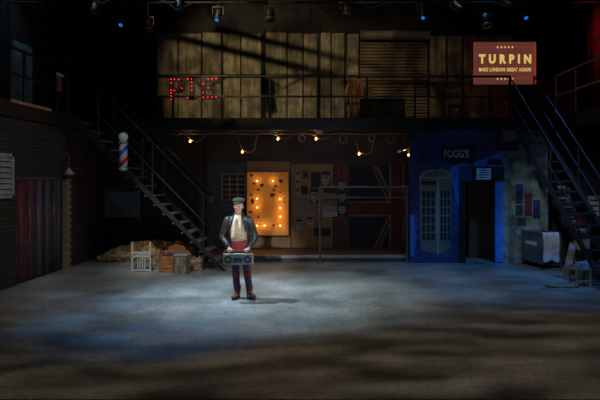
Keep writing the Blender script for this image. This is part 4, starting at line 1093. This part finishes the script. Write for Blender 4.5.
# trousers
M_tr = mat('red_and_navy_trouser_cloth', (.28, .03, .035), .85, scale=5.5, col2=(.04, .05, .15), lo=.46, hi=.56)
M_tr2 = mat('red_trouser_cloth', (.42, .035, .04), .85, scale=8)
m = MB()
m.loft([(.03, 0, .80, .150, .118), (.03, 0, .88, .160, .124), (.03, 0, .96, .156, .118), (.03, 0, 1.005, .149, .112)], 24)
for hp, kn, an in LEG:
    hp = Vector(hp); kn = Vector(kn); an = Vector(an)
    m.tube([hp + Vector((0, 0, .05)), hp - Vector((0, 0, .03)), hp.lerp(kn, .5), kn, kn.lerp(an, .35), kn.lerp(an, .75), an + Vector((0, 0, .07))], [.088, .090, .080, .068, .064, .056, .054], 16)
to = m.build('trousers', M_tr, man, True)
rm = to.modifiers.new('r', 'REMESH'); rm.mode = 'VOXEL'; rm.voxel_size = .010; rm.use_smooth_shade = True
tx3 = bpy.data.textures.new('creases', 'CLOUDS'); tx3.noise_scale = .06
dm = to.modifiers.new('d', 'DISPLACE'); dm.texture = tx3; dm.strength = .012
MB().loft([(.03, 0, .985, .156, .119), (.03, 0, 1.012, .153, .116)], 24).build('belt', mat('brown_belt', (.12, .06, .03), .5), man, True)
# boots
M_bt = mat('brown_boot_leather', (.15, .06, .03), .4, scale=12)
for (hp, kn, an), yaw in zip(LEG, (-.2, .6)):
    bt_ = MB()
    bt_.tube([(0, .01, .20), (0, .01, .12), (0, .005, .07)], [(.056, .060), (.050, .055), (.046, .056)], 14)
    bt_.tube([(0, .05, .045), (0, .0, .052), (0, -.09, .050), (0, -.155, .042), (0, -.185, .036)], [(.036, .036), (.042, .046), (.044, .040), (.040, .032), (.022, .020)], 14)
    o = bt_.build('boot', M_bt, man, True); o.location = (an[0], an[1], 0); o.rotation_euler = (0, 0, yaw); o.scale = (1.15, 1.05, 1.15)
    rm = o.modifiers.new('r', 'REMESH'); rm.mode = 'VOXEL'; rm.voxel_size = .008; rm.use_smooth_shade = True
    s_ = MB(); s_.loft([(0, -.06, 0, .045, .135), (0, -.06, .018, .045, .135)], 20); s_.build('sole', M_black, o)

# boombox
bb = thing('boombox', 'pale grey boombox with two round speakers held by the man', 'boombox', mo + Vector((.04, -.262, .625)), 0)
M_bb = mat('beige_grey_plastic', (.42, .35, .26), .5); M_bd = mat('dark_speaker_cloth', (.07, .065, .06), .7); M_bs = mat('silver_trim', (.5, .5, .5), .3, .7)
MB().b2((-.25, -.06, 0), (.25, .06, .180), .012).build('case', M_bb, bb)
for x in (-.165, .165):
    MB().cyl((x, -.06, .088), (x, -.066, .088), .068, 28).build('speaker', M_bd, bb)
    r_ = MB(); r_.tube([(x + .070 * math.cos(a * PI / 14), -.064, .088 + .070 * math.sin(a * PI / 14)) for a in range(29)], .005, 6, cap=False); r_.build('speaker_ring', M_bs, bb)
    MB().ball((x, -.066, .088), (.022, .008, .022), 12).build('speaker_dome', M_bb, bb, True)
MB().b2((-.075, -.066, .04), (.075, -.06, .115), .002).build('cassette_door', M_bd, bb)
MB().b2((-.045, -.069, .06), (.045, -.066, .09)).build('cassette_window', mat('smoky_window', (.12, .12, .13), .15), bb)
MB().b2((-.22, -.064, .164), (.22, -.06, .174)).build('tuning_scale', M_bd, bb)
for k in range(6): MB().b2((-.07 + k * .024, -.068, .125), (-.052 + k * .024, -.06, .140)).build('button', M_bs, bb)
for x in (-.03, .03, .0): MB().cyl((x, -.06, .152), (x, -.072, .152), .008, 12).build('knob', M_bs, bb)
MB().tube([(-.235, 0, .16), (-.235, 0, .215), (-.215, 0, .230), (.215, 0, .230), (.235, 0, .215), (.235, 0, .16)], .010, 10).build('handle', M_bd, bb, True)
